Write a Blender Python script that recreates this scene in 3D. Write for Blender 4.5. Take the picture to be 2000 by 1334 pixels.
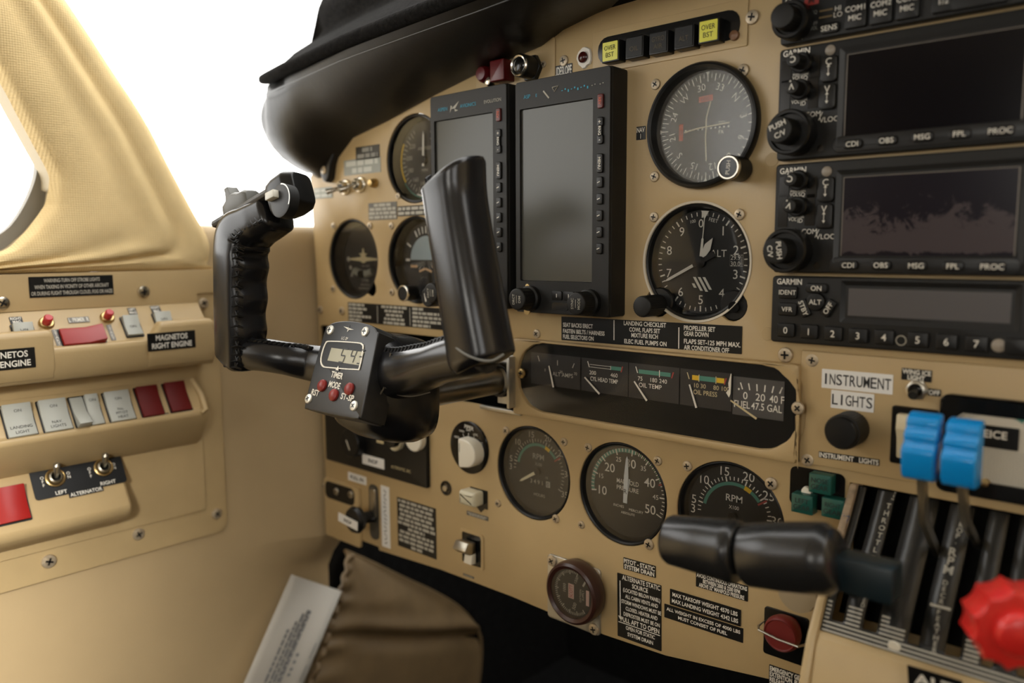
import bpy, bmesh, math, random
from mathutils import Matrix, Vector
PI = math.pi
S = bpy.context.scene
COL = S.collection
for o in list(bpy.data.objects):
    bpy.data.objects.remove(o)

# ------------------------------------------------------------------ camera
FPX = 1559.33                       # focal length in pixels of a 2000 px wide frame (28 mm lens)
CC = Vector((0.50939, -0.49357, 0.04597))
YAW, PITCH, ROLL = (math.radians(a) for a in (42.0751, -6.58535, -0.26748))
c_f = Vector((-math.sin(YAW)*math.cos(PITCH), math.cos(YAW)*math.cos(PITCH), math.sin(PITCH)))
_r0 = Vector((math.cos(YAW), math.sin(YAW), 0)); _u0 = _r0.cross(c_f)
c_r = _r0*math.cos(ROLL) + _u0*math.sin(ROLL)
c_u = -_r0*math.sin(ROLL) + _u0*math.cos(ROLL)
cam = bpy.data.cameras.new('camera'); camo = bpy.data.objects.new('camera', cam); COL.objects.link(camo)
camo.matrix_world = Matrix(((c_r.x, c_u.x, -c_f.x, CC.x), (c_r.y, c_u.y, -c_f.y, CC.y), (c_r.z, c_u.z, -c_f.z, CC.z), (0, 0, 0, 1)))
cam.sensor_width = 36; cam.lens = FPX*36/2000; cam.clip_start = .01; cam.clip_end = 200
cam.dof.use_dof = True; cam.dof.focus_distance = .575; cam.dof.aperture_fstop = 4.0
S.camera = camo

# ------------------------------------------------------------------ light
S.view_settings.view_transform = 'Standard'; S.view_settings.look = 'None'
S.view_settings.gamma = 1; S.view_settings.use_curve_mapping = False
S.view_settings.exposure = -.95
w = bpy.data.worlds.new('sky'); S.world = w; w.use_nodes = True
bgn = w.node_tree.nodes['Background']; bgn.inputs[0].default_value = (1.0, .985, .95, 1); bgn.inputs[1].default_value = 9.0
def area(name, loc, target, sx, sy, power, col=(1, .96, .88)):
    l = bpy.data.lights.new(name, 'AREA'); l.shape = 'RECTANGLE'; l.size = sx; l.size_y = sy; l.energy = power; l.color = col
    o = bpy.data.objects.new(name, l); COL.objects.link(o); o.location = loc
    o.rotation_euler = (Vector(target)-Vector(loc)).to_track_quat('-Z', 'Y').to_euler()
    return o
# daylight coming in through the co-pilot side window, plus an added fill lamp at the rear
beam = area('daylight_right_window', (1.02, -1.20, .40), (-.25, -.56, -.26), .26, .10, 3.4)
beam.data.spread = math.radians(26)
area('panel_fill_lamp', (.42, -1.85, .30), (.25, 0, -.05), .4, .3, 7.5)  # added fill to brighten the panel face; the rear wall has no window

# ------------------------------------------------------------------ materials
MT = {}
def mat(name, col, rough=.5, metal=0, noise=0, nscale=60, bump=0, bscale=300, spec=.5, coat=0, emit=0, kind='noise', wear=None):
    if name in MT: return MT[name]
    m = bpy.data.materials.new(name); m.use_nodes = True; nt = m.node_tree; N = nt.nodes; L = nt.links
    b = N['Principled BSDF']
    b.inputs['Base Color'].default_value = (*col, 1); b.inputs['Roughness'].default_value = rough; b.inputs['Metallic'].default_value = metal
    b.inputs['Specular IOR Level'].default_value = spec; b.inputs['Coat Weight'].default_value = coat
    tc = N.new('ShaderNodeTexCoord')
    if noise:
        n = N.new('ShaderNodeTexNoise'); n.inputs['Scale'].default_value = nscale; n.inputs['Detail'].default_value = 5
        L.new(tc.outputs['Object'], n.inputs['Vector'])
        r = N.new('ShaderNodeMapRange'); r.inputs[1].default_value = .3; r.inputs[2].default_value = .7
        r.inputs[3].default_value = 1-noise; r.inputs[4].default_value = 1+noise; L.new(n.outputs['Fac'], r.inputs[0])
        x = N.new('ShaderNodeVectorMath'); x.operation = 'SCALE'; x.inputs[0].default_value = col; L.new(r.outputs[0], x.inputs['Scale'])
        src = x.outputs[0]
        if wear:
            n2 = N.new('ShaderNodeTexNoise'); n2.inputs['Scale'].default_value = wear[1]; n2.inputs['Detail'].default_value = 8; n2.inputs['Roughness'].default_value = .7
            L.new(tc.outputs['Object'], n2.inputs['Vector'])
            cr = N.new('ShaderNodeValToRGB'); cr.color_ramp.elements[0].position = wear[2]; cr.color_ramp.elements[1].position = wear[2]+.02
            L.new(n2.outputs['Fac'], cr.inputs[0])
            mx = N.new('ShaderNodeMix'); mx.data_type = 'RGBA'; L.new(cr.outputs[0], mx.inputs['Factor'])
            L.new(src, mx.inputs['A']); mx.inputs['B'].default_value = (*wear[0], 1); src = mx.outputs['Result']
        L.new(src, b.inputs['Base Color'])
    if bump:
        if kind == 'weave':
            h = None
            for ax in ('X', 'DIAGONAL'):
                wv = N.new('ShaderNodeTexWave'); wv.bands_direction = 'Z' if ax == 'X' else 'Y'; wv.inputs['Scale'].default_value = bscale
                wv.inputs['Distortion'].default_value = .6; L.new(tc.outputs['Object'], wv.inputs['Vector'])
                if h is None: h = wv.outputs['Fac']
                else:
                    ad = N.new('ShaderNodeMath'); ad.operation = 'ADD'; L.new(h, ad.inputs[0]); L.new(wv.outputs['Fac'], ad.inputs[1]); h = ad.outputs[0]
        elif kind == 'voronoi':
            vo = N.new('ShaderNodeTexVoronoi'); vo.inputs['Scale'].default_value = bscale; L.new(tc.outputs['Object'], vo.inputs['Vector']); h = vo.outputs['Distance']
        else:
            no = N.new('ShaderNodeTexNoise'); no.inputs['Scale'].default_value = bscale; no.inputs['Detail'].default_value = 4
            L.new(tc.outputs['Object'], no.inputs['Vector']); h = no.outputs['Fac']
        bp = N.new('ShaderNodeBump'); bp.inputs['Strength'].default_value = bump; bp.inputs['Distance'].default_value = .0006
        L.new(h, bp.inputs['Height']); L.new(bp.outputs[0], b.inputs['Normal'])
    if emit:
        b.inputs['Emission Color'].default_value = (*col, 1); b.inputs['Emission Strength'].default_value = emit
    MT[name] = m; return m
def glassmat(name, rough=.03, tint=(1, 1, 1), spec=1.0, painted_haze=0):
    if name in MT: return MT[name]
    m = bpy.data.materials.new(name); m.use_nodes = True; nt = m.node_tree; N = nt.nodes; L = nt.links
    N.remove(N['Principled BSDF'])
    t = N.new('ShaderNodeBsdfTransparent'); t.inputs[0].default_value = (*tint, 1)
    g = N.new('ShaderNodeBsdfGlossy'); g.inputs['Roughness'].default_value = rough
    f = N.new('ShaderNodeFresnel'); f.inputs[0].default_value = 1.5
    mu = N.new('ShaderNodeMath'); mu.operation = 'MULTIPLY'; mu.inputs[1].default_value = spec; L.new(f.outputs[0], mu.inputs[0])
    x = N.new('ShaderNodeMixShader'); L.new(mu.outputs[0], x.inputs[0]); L.new(t.outputs[0], x.inputs[1]); L.new(g.outputs[0], x.inputs[2])
    if painted_haze:
        df = N.new('ShaderNodeBsdfDiffuse'); df.inputs[0].default_value = (.75, .73, .66, 1); y = N.new('ShaderNodeMixShader'); y.inputs[0].default_value = painted_haze
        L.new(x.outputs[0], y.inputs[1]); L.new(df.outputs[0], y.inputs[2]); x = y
    L.new(x.outputs[0], N['Material Output'].inputs[0]); MT[name] = m; return m
BEI = mat('beige_paint', (.47, .342, .170), .42, noise=.05, nscale=14, bump=.10, bscale=900, wear=((.62, .54, .42), 26, .735))
BE2 = mat('beige_enamel', (.50, .368, .190), .38, noise=.06, nscale=20, bump=.12, bscale=500, wear=((.10, .07, .045), 60, .76))
LIN = mat('beige_liner', (.45, .335, .185), .55, noise=.05, nscale=9, bump=.15, bscale=700)
FAB = mat('cream_fabric', (.76, .585, .31), .95, noise=.10, nscale=22, bump=.35, bscale=160, kind='weave', spec=.1)
BLK = mat('black_plastic', (.010, .010, .0095), .45, noise=.1, nscale=80, bump=.12, bscale=1500, spec=.3)
BLS = mat('black_satin', (.0085, .0085, .0085), .34, spec=.3)
BLG = mat('black_gloss', (.006, .006, .006), .15, spec=.35)
FACE = mat('dial_black', (.012, .012, .011), .6)
LEA = mat('black_leather', (.009, .009, .010), .25, noise=.15, nscale=40, bump=.05, bscale=700)
LES = mat('dull_leather', (.009, .0085, .008), .42, spec=.3, noise=.15, nscale=30, bump=.2, bscale=160)
FELT = mat('black_felt', (.008, .0075, .007), 1.0, noise=.5, nscale=300, bump=1.0, bscale=500, spec=.05)
DARK = mat('shade_black', (.006, .006, .006), 1.0, noise=.3, nscale=100, spec=.05)  # shade of the footwell and panel cavity put into the colour
WHT = mat('white_paint', (.78, .75, .67), .6)
DIM = mat('faded_white_paint', (.42, .40, .34), .7)
GREYT = mat('grey_print', (.22, .22, .20), .6)
CREAM = mat('cream_plastic', (.72, .64, .44), .4)
IVORY = mat('ivory_plastic', (.80, .76, .64), .35)
GRYS = mat('grey_switch_plastic', (.42, .43, .39), .4)
RED = mat('red_plastic', (.33, .012, .010), .3)
REDK = mat('red_knob_plastic', (.62, .022, .018), .3)
MRED = mat('maroon_plastic', (.10, .012, .012), .4)
BLUE = mat('blue_knob_plastic', (.004, .25, .66), .25)
GRN = mat('green_lens', (.010, .085, .066), .35)
GARC = mat('green_arc_paint', (.07, .24, .18), .6)
YARC = mat('yellow_arc_paint', (.75, .48, .02), .6)
RARC = mat('red_line_paint', (.35, .05, .04), .6)
FLAG = mat('red_flag_paint', (.62, .13, .07), .7)
YEL = mat('yellow_lens', (.62, .60, .06), .3, emit=.12)
CHR = mat('chrome', (.62, .58, .50), .22, metal=1)
STL = mat('steel', (.50, .47, .40), .34, metal=1, noise=.15, nscale=90)
SCR = mat('screw_metal', (.46, .38, .27), .42, metal=.45, noise=.2, nscale=400)
ALU = mat('aluminium', (.50, .49, .45), .42, metal=.9, noise=.12, nscale=60, bump=.1)
BRS = mat('brass', (.50, .36, .16), .35, metal=1)
TUBE = mat('grey_steel_tube', (.30, .28, .245), .30, metal=1, noise=.1, nscale=30)
SCRN = mat('grey_screen', (.075, .075, .062), .22, spec=.3)
SCRD = mat('dark_screen', (.0045, .0038, .0055), .15, spec=.2)
SCR2 = mat('worn_screen', (.010, .008, .012), .22, spec=.25)
def peel(m):   # anti-glare film that has come off in patches over the lower half
    nt = m.node_tree; N = nt.nodes; L = nt.links; tc = N.new('ShaderNodeTexCoord'); sp = N.new('ShaderNodeSeparateXYZ'); L.new(tc.outputs['Object'], sp.inputs[0])
    g = N.new('ShaderNodeMapRange'); L.new(sp.outputs['Y'], g.inputs[0]); g.inputs[1].default_value = .020; g.inputs[2].default_value = -.016; g.inputs[3].default_value = -.70; g.inputs[4].default_value = .22
    vals = []
    for sc, rg, k in ((80, .75, 1.9), (420, .8, .5)):
        n = N.new('ShaderNodeTexNoise'); n.inputs['Scale'].default_value = sc; n.inputs['Detail'].default_value = 9; n.inputs['Roughness'].default_value = rg; n.inputs['Distortion'].default_value = 1.2; L.new(tc.outputs['Object'], n.inputs['Vector'])
        q = N.new('ShaderNodeMath'); q.operation = 'MULTIPLY'; q.inputs[1].default_value = k; L.new(n.outputs['Fac'], q.inputs[0]); vals.append(q)
    a = N.new('ShaderNodeMath'); L.new(vals[0].outputs[0], a.inputs[0]); L.new(vals[1].outputs[0], a.inputs[1]); c = N.new('ShaderNodeMath'); L.new(a.outputs[0], c.inputs[0]); L.new(g.outputs[0], c.inputs[1])
    e = N.new('ShaderNodeMapRange'); L.new(sp.outputs['Y'], e.inputs[0]); e.inputs[1].default_value = -.0225; e.inputs[2].default_value = -.0195; e.inputs[3].default_value = -.6; e.inputs[4].default_value = 0
    d = N.new('ShaderNodeMath'); L.new(c.outputs[0], d.inputs[0]); L.new(e.outputs[0], d.inputs[1])
    r = N.new('ShaderNodeValToRGB'); r.color_ramp.elements[0].position = .98; r.color_ramp.elements[1].position = 1.0
    mr = N.new('ShaderNodeMapRange'); L.new(d.outputs[0], mr.inputs[0]); mr.inputs[1].default_value = .98; mr.inputs[2].default_value = 1.14
    mx = N.new('ShaderNodeMix'); mx.data_type = 'RGBA'; L.new(mr.outputs[0], mx.inputs['Factor']); mx.inputs['A'].default_value = (.0085, .0062, .0115, 1); mx.inputs['B'].default_value = (.062, .050, .054, 1)
    L.new(mx.outputs['Result'], N['Principled BSDF'].inputs['Base Color']); N.remove(r)
peel(SCR2)
SCR3 = mat('transponder_screen', (.085, .078, .080), .35)
LCD = mat('lcd_green', (.36, .33, .20), .35)
LCDK = mat('lcd_black', (.02, .02, .016), .5)
BROWN = mat('brown_vinyl', (.125, .083, .038), .6, noise=.15, nscale=30, bump=.3, bscale=200)
PAPER = mat('paper', (.55, .52, .46), .8)
TAPE = mat('white_tape', (.80, .80, .78), .5)
INK = mat('black_ink', (.02, .02, .02), .7)
CYAN = mat('cyan_print', (.02, .30, .45), .6)
TEAL = mat('teal_black_metal', (.006, .014, .018), .4)
RUB = mat('grey_window_frame', (.22, .20, .16), .6, noise=.1, nscale=20)
TAN = mat('tan_window_reveal', (.48, .40, .26), .6)
BARE = mat('worn_primer', (.30, .22, .14), .6, noise=.4, nscale=150, wear=((.02, .06, .16), 90, .62))
GLS = glassmat('instrument_glass', .03)
GLH = glassmat('painted_haze_glass', .16, spec=1.3, painted_haze=.10)  # pale diffuse share paints in the milky reflection of a side window
GLW = glassmat('window_glass', .02, spec=.6); GLC = glassmat('cluster_glass', .05, spec=.06)

# ------------------------------------------------------------------ mesh helpers
_tc = {}
def tmesh(s, bold):
    k = (s, round(bold, 3))
    if k not in _tc:
        c = bpy.data.curves.new('t', 'FONT'); c.body = s; c.size = 1; c.resolution_u = 3; c.offset = bold; c.fill_mode = 'FRONT'
        o = bpy.data.objects.new('t', c); COL.objects.link(o)
        me = bpy.data.meshes.new_from_object(o)
        vs = [(v.co.x, v.co.y) for v in me.vertices]; fs = [tuple(p.vertices) for p in me.polygons]
        xs = [v[0] for v in vs] or [0, .3]
        _tc[k] = (vs, fs, min(xs), max(xs))
        bpy.data.objects.remove(o); bpy.data.curves.remove(c); bpy.data.meshes.remove(me)
    return _tc[k]
class MB:
    def __init__(s, M=None): s.v = []; s.f = []; s.mi = []; s.m = 0; s.M = M or Matrix()
    def add(s, vs, fs, M=None):
        T = s.M @ M if M is not None else s.M; n = len(s.v)
        s.v += [T @ Vector(a) for a in vs]; s.f += [tuple(i+n for i in f) for f in fs]; s.mi += [s.m]*len(fs); return s
    def mat(s, i): s.m = i; return s
    def box(s, x, y, z, sx, sy, sz, M=None):
        a, b, c = sx/2, sy/2, sz/2
        vs = [(x+i*a, y+j*b, z+k*c) for k in (-1, 1) for j in (-1, 1) for i in (-1, 1)]
        return s.add(vs, [(0, 2, 3, 1), (4, 5, 7, 6), (0, 1, 5, 4), (2, 6, 7, 3), (0, 4, 6, 2), (1, 3, 7, 5)], M)
    def rings(s, rs, caps=(True, True), closed=True, M=None):
        n = len(rs[0]); vs = [p for r in rs for p in r]; fs = []
        for k in range(len(rs)-1):
            for i in range(n if closed else n-1):
                j = (i+1) % n; fs.append((k*n+i, k*n+j, (k+1)*n+j, (k+1)*n+i))
        if caps[0]: fs.append(tuple(range(n-1, -1, -1)))
        if caps[1]: fs.append(tuple(range((len(rs)-1)*n, len(rs)*n)))
        return s.add(vs, fs, M)
    def prism(s, poly, z0, z1, bev=0, M=None, bevb=0):
        def inset(p, d):
            n = len(p); out = []
            for i in range(n):
                a, b, c = Vector(p[i-1]), Vector(p[i]), Vector(p[(i+1) % n])
                e1 = (b-a).normalized(); e2 = (c-b).normalized()
                n1 = Vector((-e1.y, e1.x)); n2 = Vector((-e2.y, e2.x)); m = n1+n2
                k = d/max(.35, (1+n1.dot(n2))/1.0) if m.length > 1e-6 else d
                out.append(b+m*k)
            return out
        R = []
        if bevb: R.append([(q[0], q[1], z0) for q in inset(poly, bevb)]); R.append([(q[0], q[1], z0+bevb) for q in poly])
        else: R.append([(q[0], q[1], z0) for q in poly])
        if bev:
            for a in (0, 30, 60, 90):
                t = math.radians(a)
                R.append([(q[0], q[1], z1-bev+bev*math.sin(t)) for q in (inset(poly, bev*(1-math.cos(t))) if a else poly)])
        else: R.append([(q[0], q[1], z1) for q in poly])
        return s.rings(R, M=M)
    def rbox(s, x, y, w, h, z0, z1, r=.001, bev=0, M=None): return s.prism(rrect(x, y, w, h, r), z0, z1, bev, M)
    def lathe(s, prof, n=40, x=0, y=0, caps=(True, True), M=None, a0=0):
        return s.rings([[(x+r*math.cos(2*PI*i/n+a0), y+r*math.sin(2*PI*i/n+a0), z) for i in range(n)] for r, z in prof], caps, M=M)
    def disc(s, r, z, n=40, x=0, y=0, M=None): return s.add([(x+r*math.cos(2*PI*i/n), y+r*math.sin(2*PI*i/n), z) for i in range(n)], [tuple(range(n))], M)
    def quad(s, a, b, c, d, M=None): return s.add([a, b, c, d], [(0, 1, 2, 3)], M)
    def rect(s, x, y, w, h, z, rot=0, M=None):
        c, q = math.cos(rot), math.sin(rot)
        P = [(x+a*c-b*q, y+a*q+b*c, z) for a, b in ((-w/2, -h/2), (w/2, -h/2), (w/2, h/2), (-w/2, h/2))]
        return s.add(P, [(0, 1, 2, 3)], M)
    def poly(s, p, z, M=None): return s.add([(a, b, z) for a, b in p], [tuple(range(len(p)))], M)
    def arc(s, r0, r1, a0, a1, z, n=24, x=0, y=0):   # clockwise degrees from the top
        vs = []
        for i in range(n+1):
            a = math.radians(a0+(a1-a0)*i/n)
            vs += [(x+r1*math.sin(a), y+r1*math.cos(a), z), (x+r0*math.sin(a), y+r0*math.cos(a), z)]
        return s.add(vs, [(2*i, 2*i+2, 2*i+3, 2*i+1)[::-1] if a1 > a0 else (2*i, 2*i+2, 2*i+3, 2*i+1) for i in range(n)])
    def tick(s, a, r0, r1, wd, z, x=0, y=0):
        t = math.radians(a); return s.rect(x+math.sin(t)*(r0+r1)/2, y+math.cos(t)*(r0+r1)/2, wd, r1-r0, z, -t)
    def text(s, t, x, y, cap, z=.0003, al='C', xs=1, rot=0, bold=.008, fit=None, M=None):
        vs, fs, x0, x1 = tmesh(t, bold); k = cap/.69; wd = (x1-x0)*k*xs
        if fit and wd > fit: xs *= fit/wd; wd = fit
        dx = {'C': -wd/2, 'L': 0, 'R': -wd}[al]; c, q = math.cos(rot), math.sin(rot); out = []
        for a, b in vs:
            px, py = (a-x0)*k*xs+dx, (b-.345)*k
            out.append((x+px*c-py*q, y+px*q+py*c, z))
        return s.add(out, fs, M)
    def mono(s, t, x, y, cap, adv, z=.0003, bold=.0):
        for i, ch in enumerate(t):
            if ch != ' ': s.text(ch, x+(i-(len(t)-1)/2)*adv, y, cap, z, bold=bold, fit=adv*.86)
        return s
    def words(s, x0, x1, y, h, z, rng, al='L', frac=1.0):   # worn, unreadable print: word-shaped blocks
        X = x0; end = x0+(x1-x0)*frac; off = 0 if al == 'L' else (x1-x0)*(1-frac)/2
        while X < end-h*.4:
            wl = min(h*rng.uniform(1.3, 3.6), end-X); s.rect(X+wl/2+off, y, wl, h, z); X += wl+h*.45
        return s
    def tube(s, pts, r, n=16, ry=None, up=(0, 0, 1), caps=(True, True), twist=0, sq=1.0, M=None):
        pts = [Vector(p) for p in pts]; m = len(pts); R = []
        for i, p in enumerate(pts):
            t = (pts[min(i+1, m-1)]-pts[max(i-1, 0)]).normalized(); u = Vector(up); a = (u-t*u.dot(t)).normalized(); b = t.cross(a)
            ra = r[i] if isinstance(r, (list, tuple)) else r; rb = (ry[i] if isinstance(ry, (list, tuple)) else ry) if ry else ra
            ring = []
            for k in range(n):
                an = 2*PI*k/n+twist; ca, sa = math.cos(an), math.sin(an)
                if sq != 1: ca = math.copysign(abs(ca)**sq, ca); sa = math.copysign(abs(sa)**sq, sa)
                ring.append(tuple(p+a*ra*ca+b*rb*sa))
            R.append(ring)
        return s.rings(R, caps, M=M)
    def build(s, name, mats, parent=None, bevel=0, seg=2, smooth=38, sub=0, solid=0):
        me = bpy.data.meshes.new(name); me.from_pydata([tuple(v) for v in s.v], [], s.f)
        for m in (mats if isinstance(mats, (list, tuple)) else [mats]): me.materials.append(m)
        me.polygons.foreach_set('material_index', s.mi)
        bm = bmesh.new(); bm.from_mesh(me)
        if bevel:
            bmesh.ops.remove_doubles(bm, verts=bm.verts, dist=1e-6)
            ed = [e for e in bm.edges if len(e.link_faces) == 2 and e.calc_face_angle(0) > math.radians(28)]
            bmesh.ops.bevel(bm, geom=ed, offset=bevel, segments=seg, affect='EDGES', profile=.5, clamp_overlap=True)
        if solid or bevel: bmesh.ops.recalc_face_normals(bm, faces=bm.faces)
        bm.to_mesh(me); bm.free()
        me.polygons.foreach_set('use_smooth', [True]*len(me.polygons)); me.set_sharp_from_angle(angle=math.radians(smooth))
        o = bpy.data.objects.new(name, me); COL.objects.link(o)
        if parent: o.parent = parent
        if solid: md = o.modifiers.new('s', 'SOLIDIFY'); md.thickness = solid; md.offset = -1
        if sub: md = o.modifiers.new('u', 'SUBSURF'); md.levels = md.render_levels = sub
        return o
def rrect(x, y, w, h, r, n=5):
    r = min(r, w/2-1e-5, h/2-1e-5); P = []
    for cx, cy, a in ((x+w/2-r, y+h/2-r, 0), (x-w/2+r, y+h/2-r, 90), (x-w/2+r, y-h/2+r, 180), (x+w/2-r, y-h/2+r, 270)):
        for i in range(n): t = math.radians(a+90*i/(n-1)); P.append((cx+r*math.cos(t), cy+r*math.sin(t)))
    return P
def circ(r, n=32, x=0, y=0): return [(x+r*math.cos(2*PI*i/n), y+r*math.sin(2*PI*i/n)) for i in range(n)]
class Fr:
    """a flat working plane of the cockpit: origin, x to the right, y up, z out of the surface"""
    def __init__(s, o, ex, ey):
        s.o = Vector(o); s.x = Vector(ex).normalized(); s.y = Vector(ey); s.y = (s.y-s.x*s.y.dot(s.x)).normalized(); s.z = s.x.cross(s.y)
        s.M = Matrix(((s.x.x, s.y.x, s.z.x, s.o.x), (s.x.y, s.y.y, s.z.y, s.o.y), (s.x.z, s.y.z, s.z.z, s.o.z), (0, 0, 0, 1)))
    def pick(s, px, py, h=0):            # where the photograph's pixel meets the plane lying h above the surface
        d = c_f + c_r*((px-1000)/FPX) + c_u*((667-py)/FPX)
        t = s.z.dot(s.o+s.z*h-CC)/s.z.dot(d); q = CC+d*t-s.o
        return q.dot(s.x), q.dot(s.y)
PAN = Fr((0, 0, 0), (1, 0, 0), (0, 0, 1))
WALL = Fr((-.25, 0, 0), (0, 1, 0), (0, 0, 1))
WLD = Fr((0, 0, 0), (1, 0, 0), (0, 1, 0))
def tag(o, label, cat, group=None, kind=None):
    o['label'] = label; o['category'] = cat
    if group: o['group'] = group
    if kind: o['kind'] = kind
    return o
def thing(name, label, cat, fr=WLD, x=0, y=0, h=0, group=None, rot=0, kind=None):
    o = bpy.data.objects.new(name, None); o.empty_display_size = .01; COL.objects.link(o)
    o.matrix_world = fr.M @ Matrix.Translation((x, y, h)) @ Matrix.Rotation(rot, 4, 'Z')
    return tag(o, label, cat, group, kind)
def solo(name, mb, mats, label, cat, fr=WLD, x=0, y=0, h=0, group=None, rot=0, kind=None, **k):
    o = mb.build(name, mats, **k); o.matrix_world = fr.M @ Matrix.Translation((x, y, h)) @ Matrix.Rotation(rot, 4, 'Z')
    return tag(o, label, cat, group, kind)
def inv(o): return MB(o.matrix_world.inverted())
_scr = {}
def screw(parent, x, y, h=0, r=.0036, m=None, rot=None, flat=False, rng=random.Random(5)):
    m = m or SCR; k = (round(r, 5), m.name, flat)
    if k not in _scr:
        b = MB(); d = r*.42 if not flat else r*.12
        b.lathe([(r, 0), (r, d*.35), (r*.9, d*.75), (r*.6, d*.97), (.0002, d)], 20); b.mat(1)
        for a in (0, PI/2): b.rect(0, 0, r*1.05, r*.26, d+.00008, a)
        o = b.build('screw', [m, BLS]); _scr[k] = o.data; bpy.data.objects.remove(o)
    o = bpy.data.objects.new('screw', _scr[k]); COL.objects.link(o); o.parent = parent
    o.matrix_local = Matrix.Translation((x, y, h)) @ Matrix.Rotation(rng.uniform(0, 1.5) if rot is None else rot, 4, 'Z'); return o
def placard(fr, tl, br, lines, label, h=0, bg=None, fg=None, group=None, pad=.0009, al='C', rot=0, name='placard', cat='placard', bold=.022, capk=.76, rng=None, xsm=1.0, extra=None, bl=None):
    """a thin printed plate spanning two picked corners of a surface, or three (top left, top right, bottom left) when it sits askew"""
    a = Vector(fr.pick(*tl, h)); b = Vector(fr.pick(*br, h)); W, H = b[0]-a[0], a[1]-b[1]; ctr = (a+b)/2
    if bl:
        c = Vector(fr.pick(*bl, h)); e = b-a; W = e.length; rot = math.atan2(e.y, e.x); n = Vector((-e.y, e.x))/W; H = abs((a-c).dot(n)); ctr = (a+b)/2-n*(H/2)
    t = thing(name, label, cat, fr, ctr[0], ctr[1], h, group, rot)
    MB().rbox(0, 0, W, H, 0, .0004, .0004).build('plate', bg or BLS, t)
    mb = MB(); n = len(lines)
    if n:
        lh = (H-pad*1.2)/n; cap = lh*capk
        ws = [(tmesh(l, bold)[3]-tmesh(l, bold)[2])*cap/.69 for l in lines if isinstance(l, str)]
        xs = min(1.25, (W-2*pad)/max(ws))*xsm if ws else 1
        for i, l in enumerate(lines):
            y = H/2-pad*.6-lh*(i+.5)
            if isinstance(l, str): mb.text(l, {'C': 0, 'L': -W/2+pad, 'R': W/2-pad}[al], y, cap, .0006, al, xs, bold=bold)
            else: mb.words(-W/2+pad, W/2-pad, y, cap*.9, .0006, rng or random.Random(3), al, l)
    if extra: extra(mb, W, H)
    if mb.v: mb.build('lettering', fg or WHT, t)
    return t
# ------------------------------------------------------------------ setting
def cat_closed(P, n=6):
    out = []; m = len(P)
    for i in range(m):
        a, b, c, d = (Vector(P[(i+k) % m]) for k in (-1, 0, 1, 2))
        for j in range(n):
            t = j/n; out.append(.5*((2*b)+(c-a)*t+(2*a-5*b+4*c-d)*t*t+(-a+3*b-3*c+d)*t**3))
    return out
def catmull(P, n=6):
    P = [Vector(p) for p in P]; out = []
    for i in range(len(P)-1):
        a = P[i-1] if i else P[0]; b = P[i]; c = P[i+1]; d = P[i+2] if i+2 < len(P) else P[-1]
        for j in range(n):
            t = j/n; out.append(.5*((2*b)+(c-a)*t+(2*a-5*b+4*c-d)*t*t+(-a+3*b-3*c+d)*t**3))
    return out+[P[-1]]
def lerp(x, T):
    if x <= T[0][0]: return T[0][1]
    for (a, fa), (b, fb) in zip(T, T[1:]):
        if x <= b: return fa+(fb-fa)*(x-a)/(b-a)
    return T[-1][1]
def strct(name, mb, mats, label, cat, **k): return solo(name, mb, mats, label, cat, kind='structure', **k)
FLZ = -.62
strct('floor', MB().box(.35, -.85, FLZ-.01, 1.5, 2.7, .02), DARK, 'cockpit floor coloured dark for shade under the panel', 'floor')
strct('ceiling', MB().box(.35, -1.22, .53, 1.6, 2.0, .02), mat('headliner', (.45, .38, .27), .9, bump=.5, bscale=300), 'cream headliner over the cabin', 'ceiling')
strct('wall_back', MB().box(.35, -2.25, -.05, 1.6, .02, 1.15), mat('cabin_back', (.10, .085, .065), .9), 'dark rear of the cabin behind the seats', 'wall')
strct('wall_front', MB().box(.35, .50, -.28, 1.6, .02, .70), DARK, 'firewall coloured black for shade at the end of the footwell', 'wall')
b = MB(); b.box(1.08, -.8, -.27, .02, 2.9, .70); b.box(1.08, -.8, .475, .02, 2.9, .11); b.box(1.08, -.11, .25, .02, 1.36, .36); b.box(1.08, -1.92, .25, .02, .66, .36)
strct('wall_right', b, LIN, 'beige co-pilot side cabin wall', 'wall')
strct('wall_left_rear', MB().box(-.30, -1.80, .27, .02, .86, .52).box(-.30, -1.15, .08, .02, .46, .14).box(-.30, -1.15, .47, .02, .46, .12), LIN, 'beige pilot side cabin wall behind the window', 'wall')
# pilot side liner: flat below the window, turning in to meet the panel's left edge
LX = [(-.100, -.254), (-.075, -.2525), (-.05, -.248), (-.03, -.2405), (-.014, -.2315), (-.003, -.2255), (.004, -.2225), (.03, -.2215), (.09, -.2215)]
ys = [-2.2, -1.2, -.5, -.3, -.2, -.12, -.10, -.09, -.08, -.07, -.06, -.05, -.04, -.03, -.022, -.014, -.008, -.003, .002, .006, .02, .05, .09]
zs = [-.63, -.45, -.36, -.32, -.30, -.285, -.27, -.22, -.15, -.08, -.02, .02, .045, .056, .064, .069, .0715]
rows = []
for y in ys:
    X = lerp(y, LX); r = []
    for z in zs:
        z = min(z, .024) if y < -.105 else z; k = max(0, min(1, (z+.32)/.05)); k = k*k*(3-2*k); xx = -.254+(X+.254)*k
        e = max(0, (z-.045)/.0265); r.append((xx-.018*(1-math.sqrt(max(0, 1-e*e))) if e else xx, y, z))
    xx = r[-1][0]; zt = .0725 if y > -.105 else .0245; r += [(xx-.02, y, zt), (xx-.06, y, zt-.001), (xx-.09, y, 0)]
    rows.append(r)
lowr = [r[:7] for r, y in zip(rows, ys) if y < .03]; lowr.append([(x, .029, z) for x, y, z in lowr[-1]]); b = MB(); b.rings([r[6:] for r in rows], (False, False), closed=False); b.rings(lowr, (False, False), closed=False)
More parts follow.
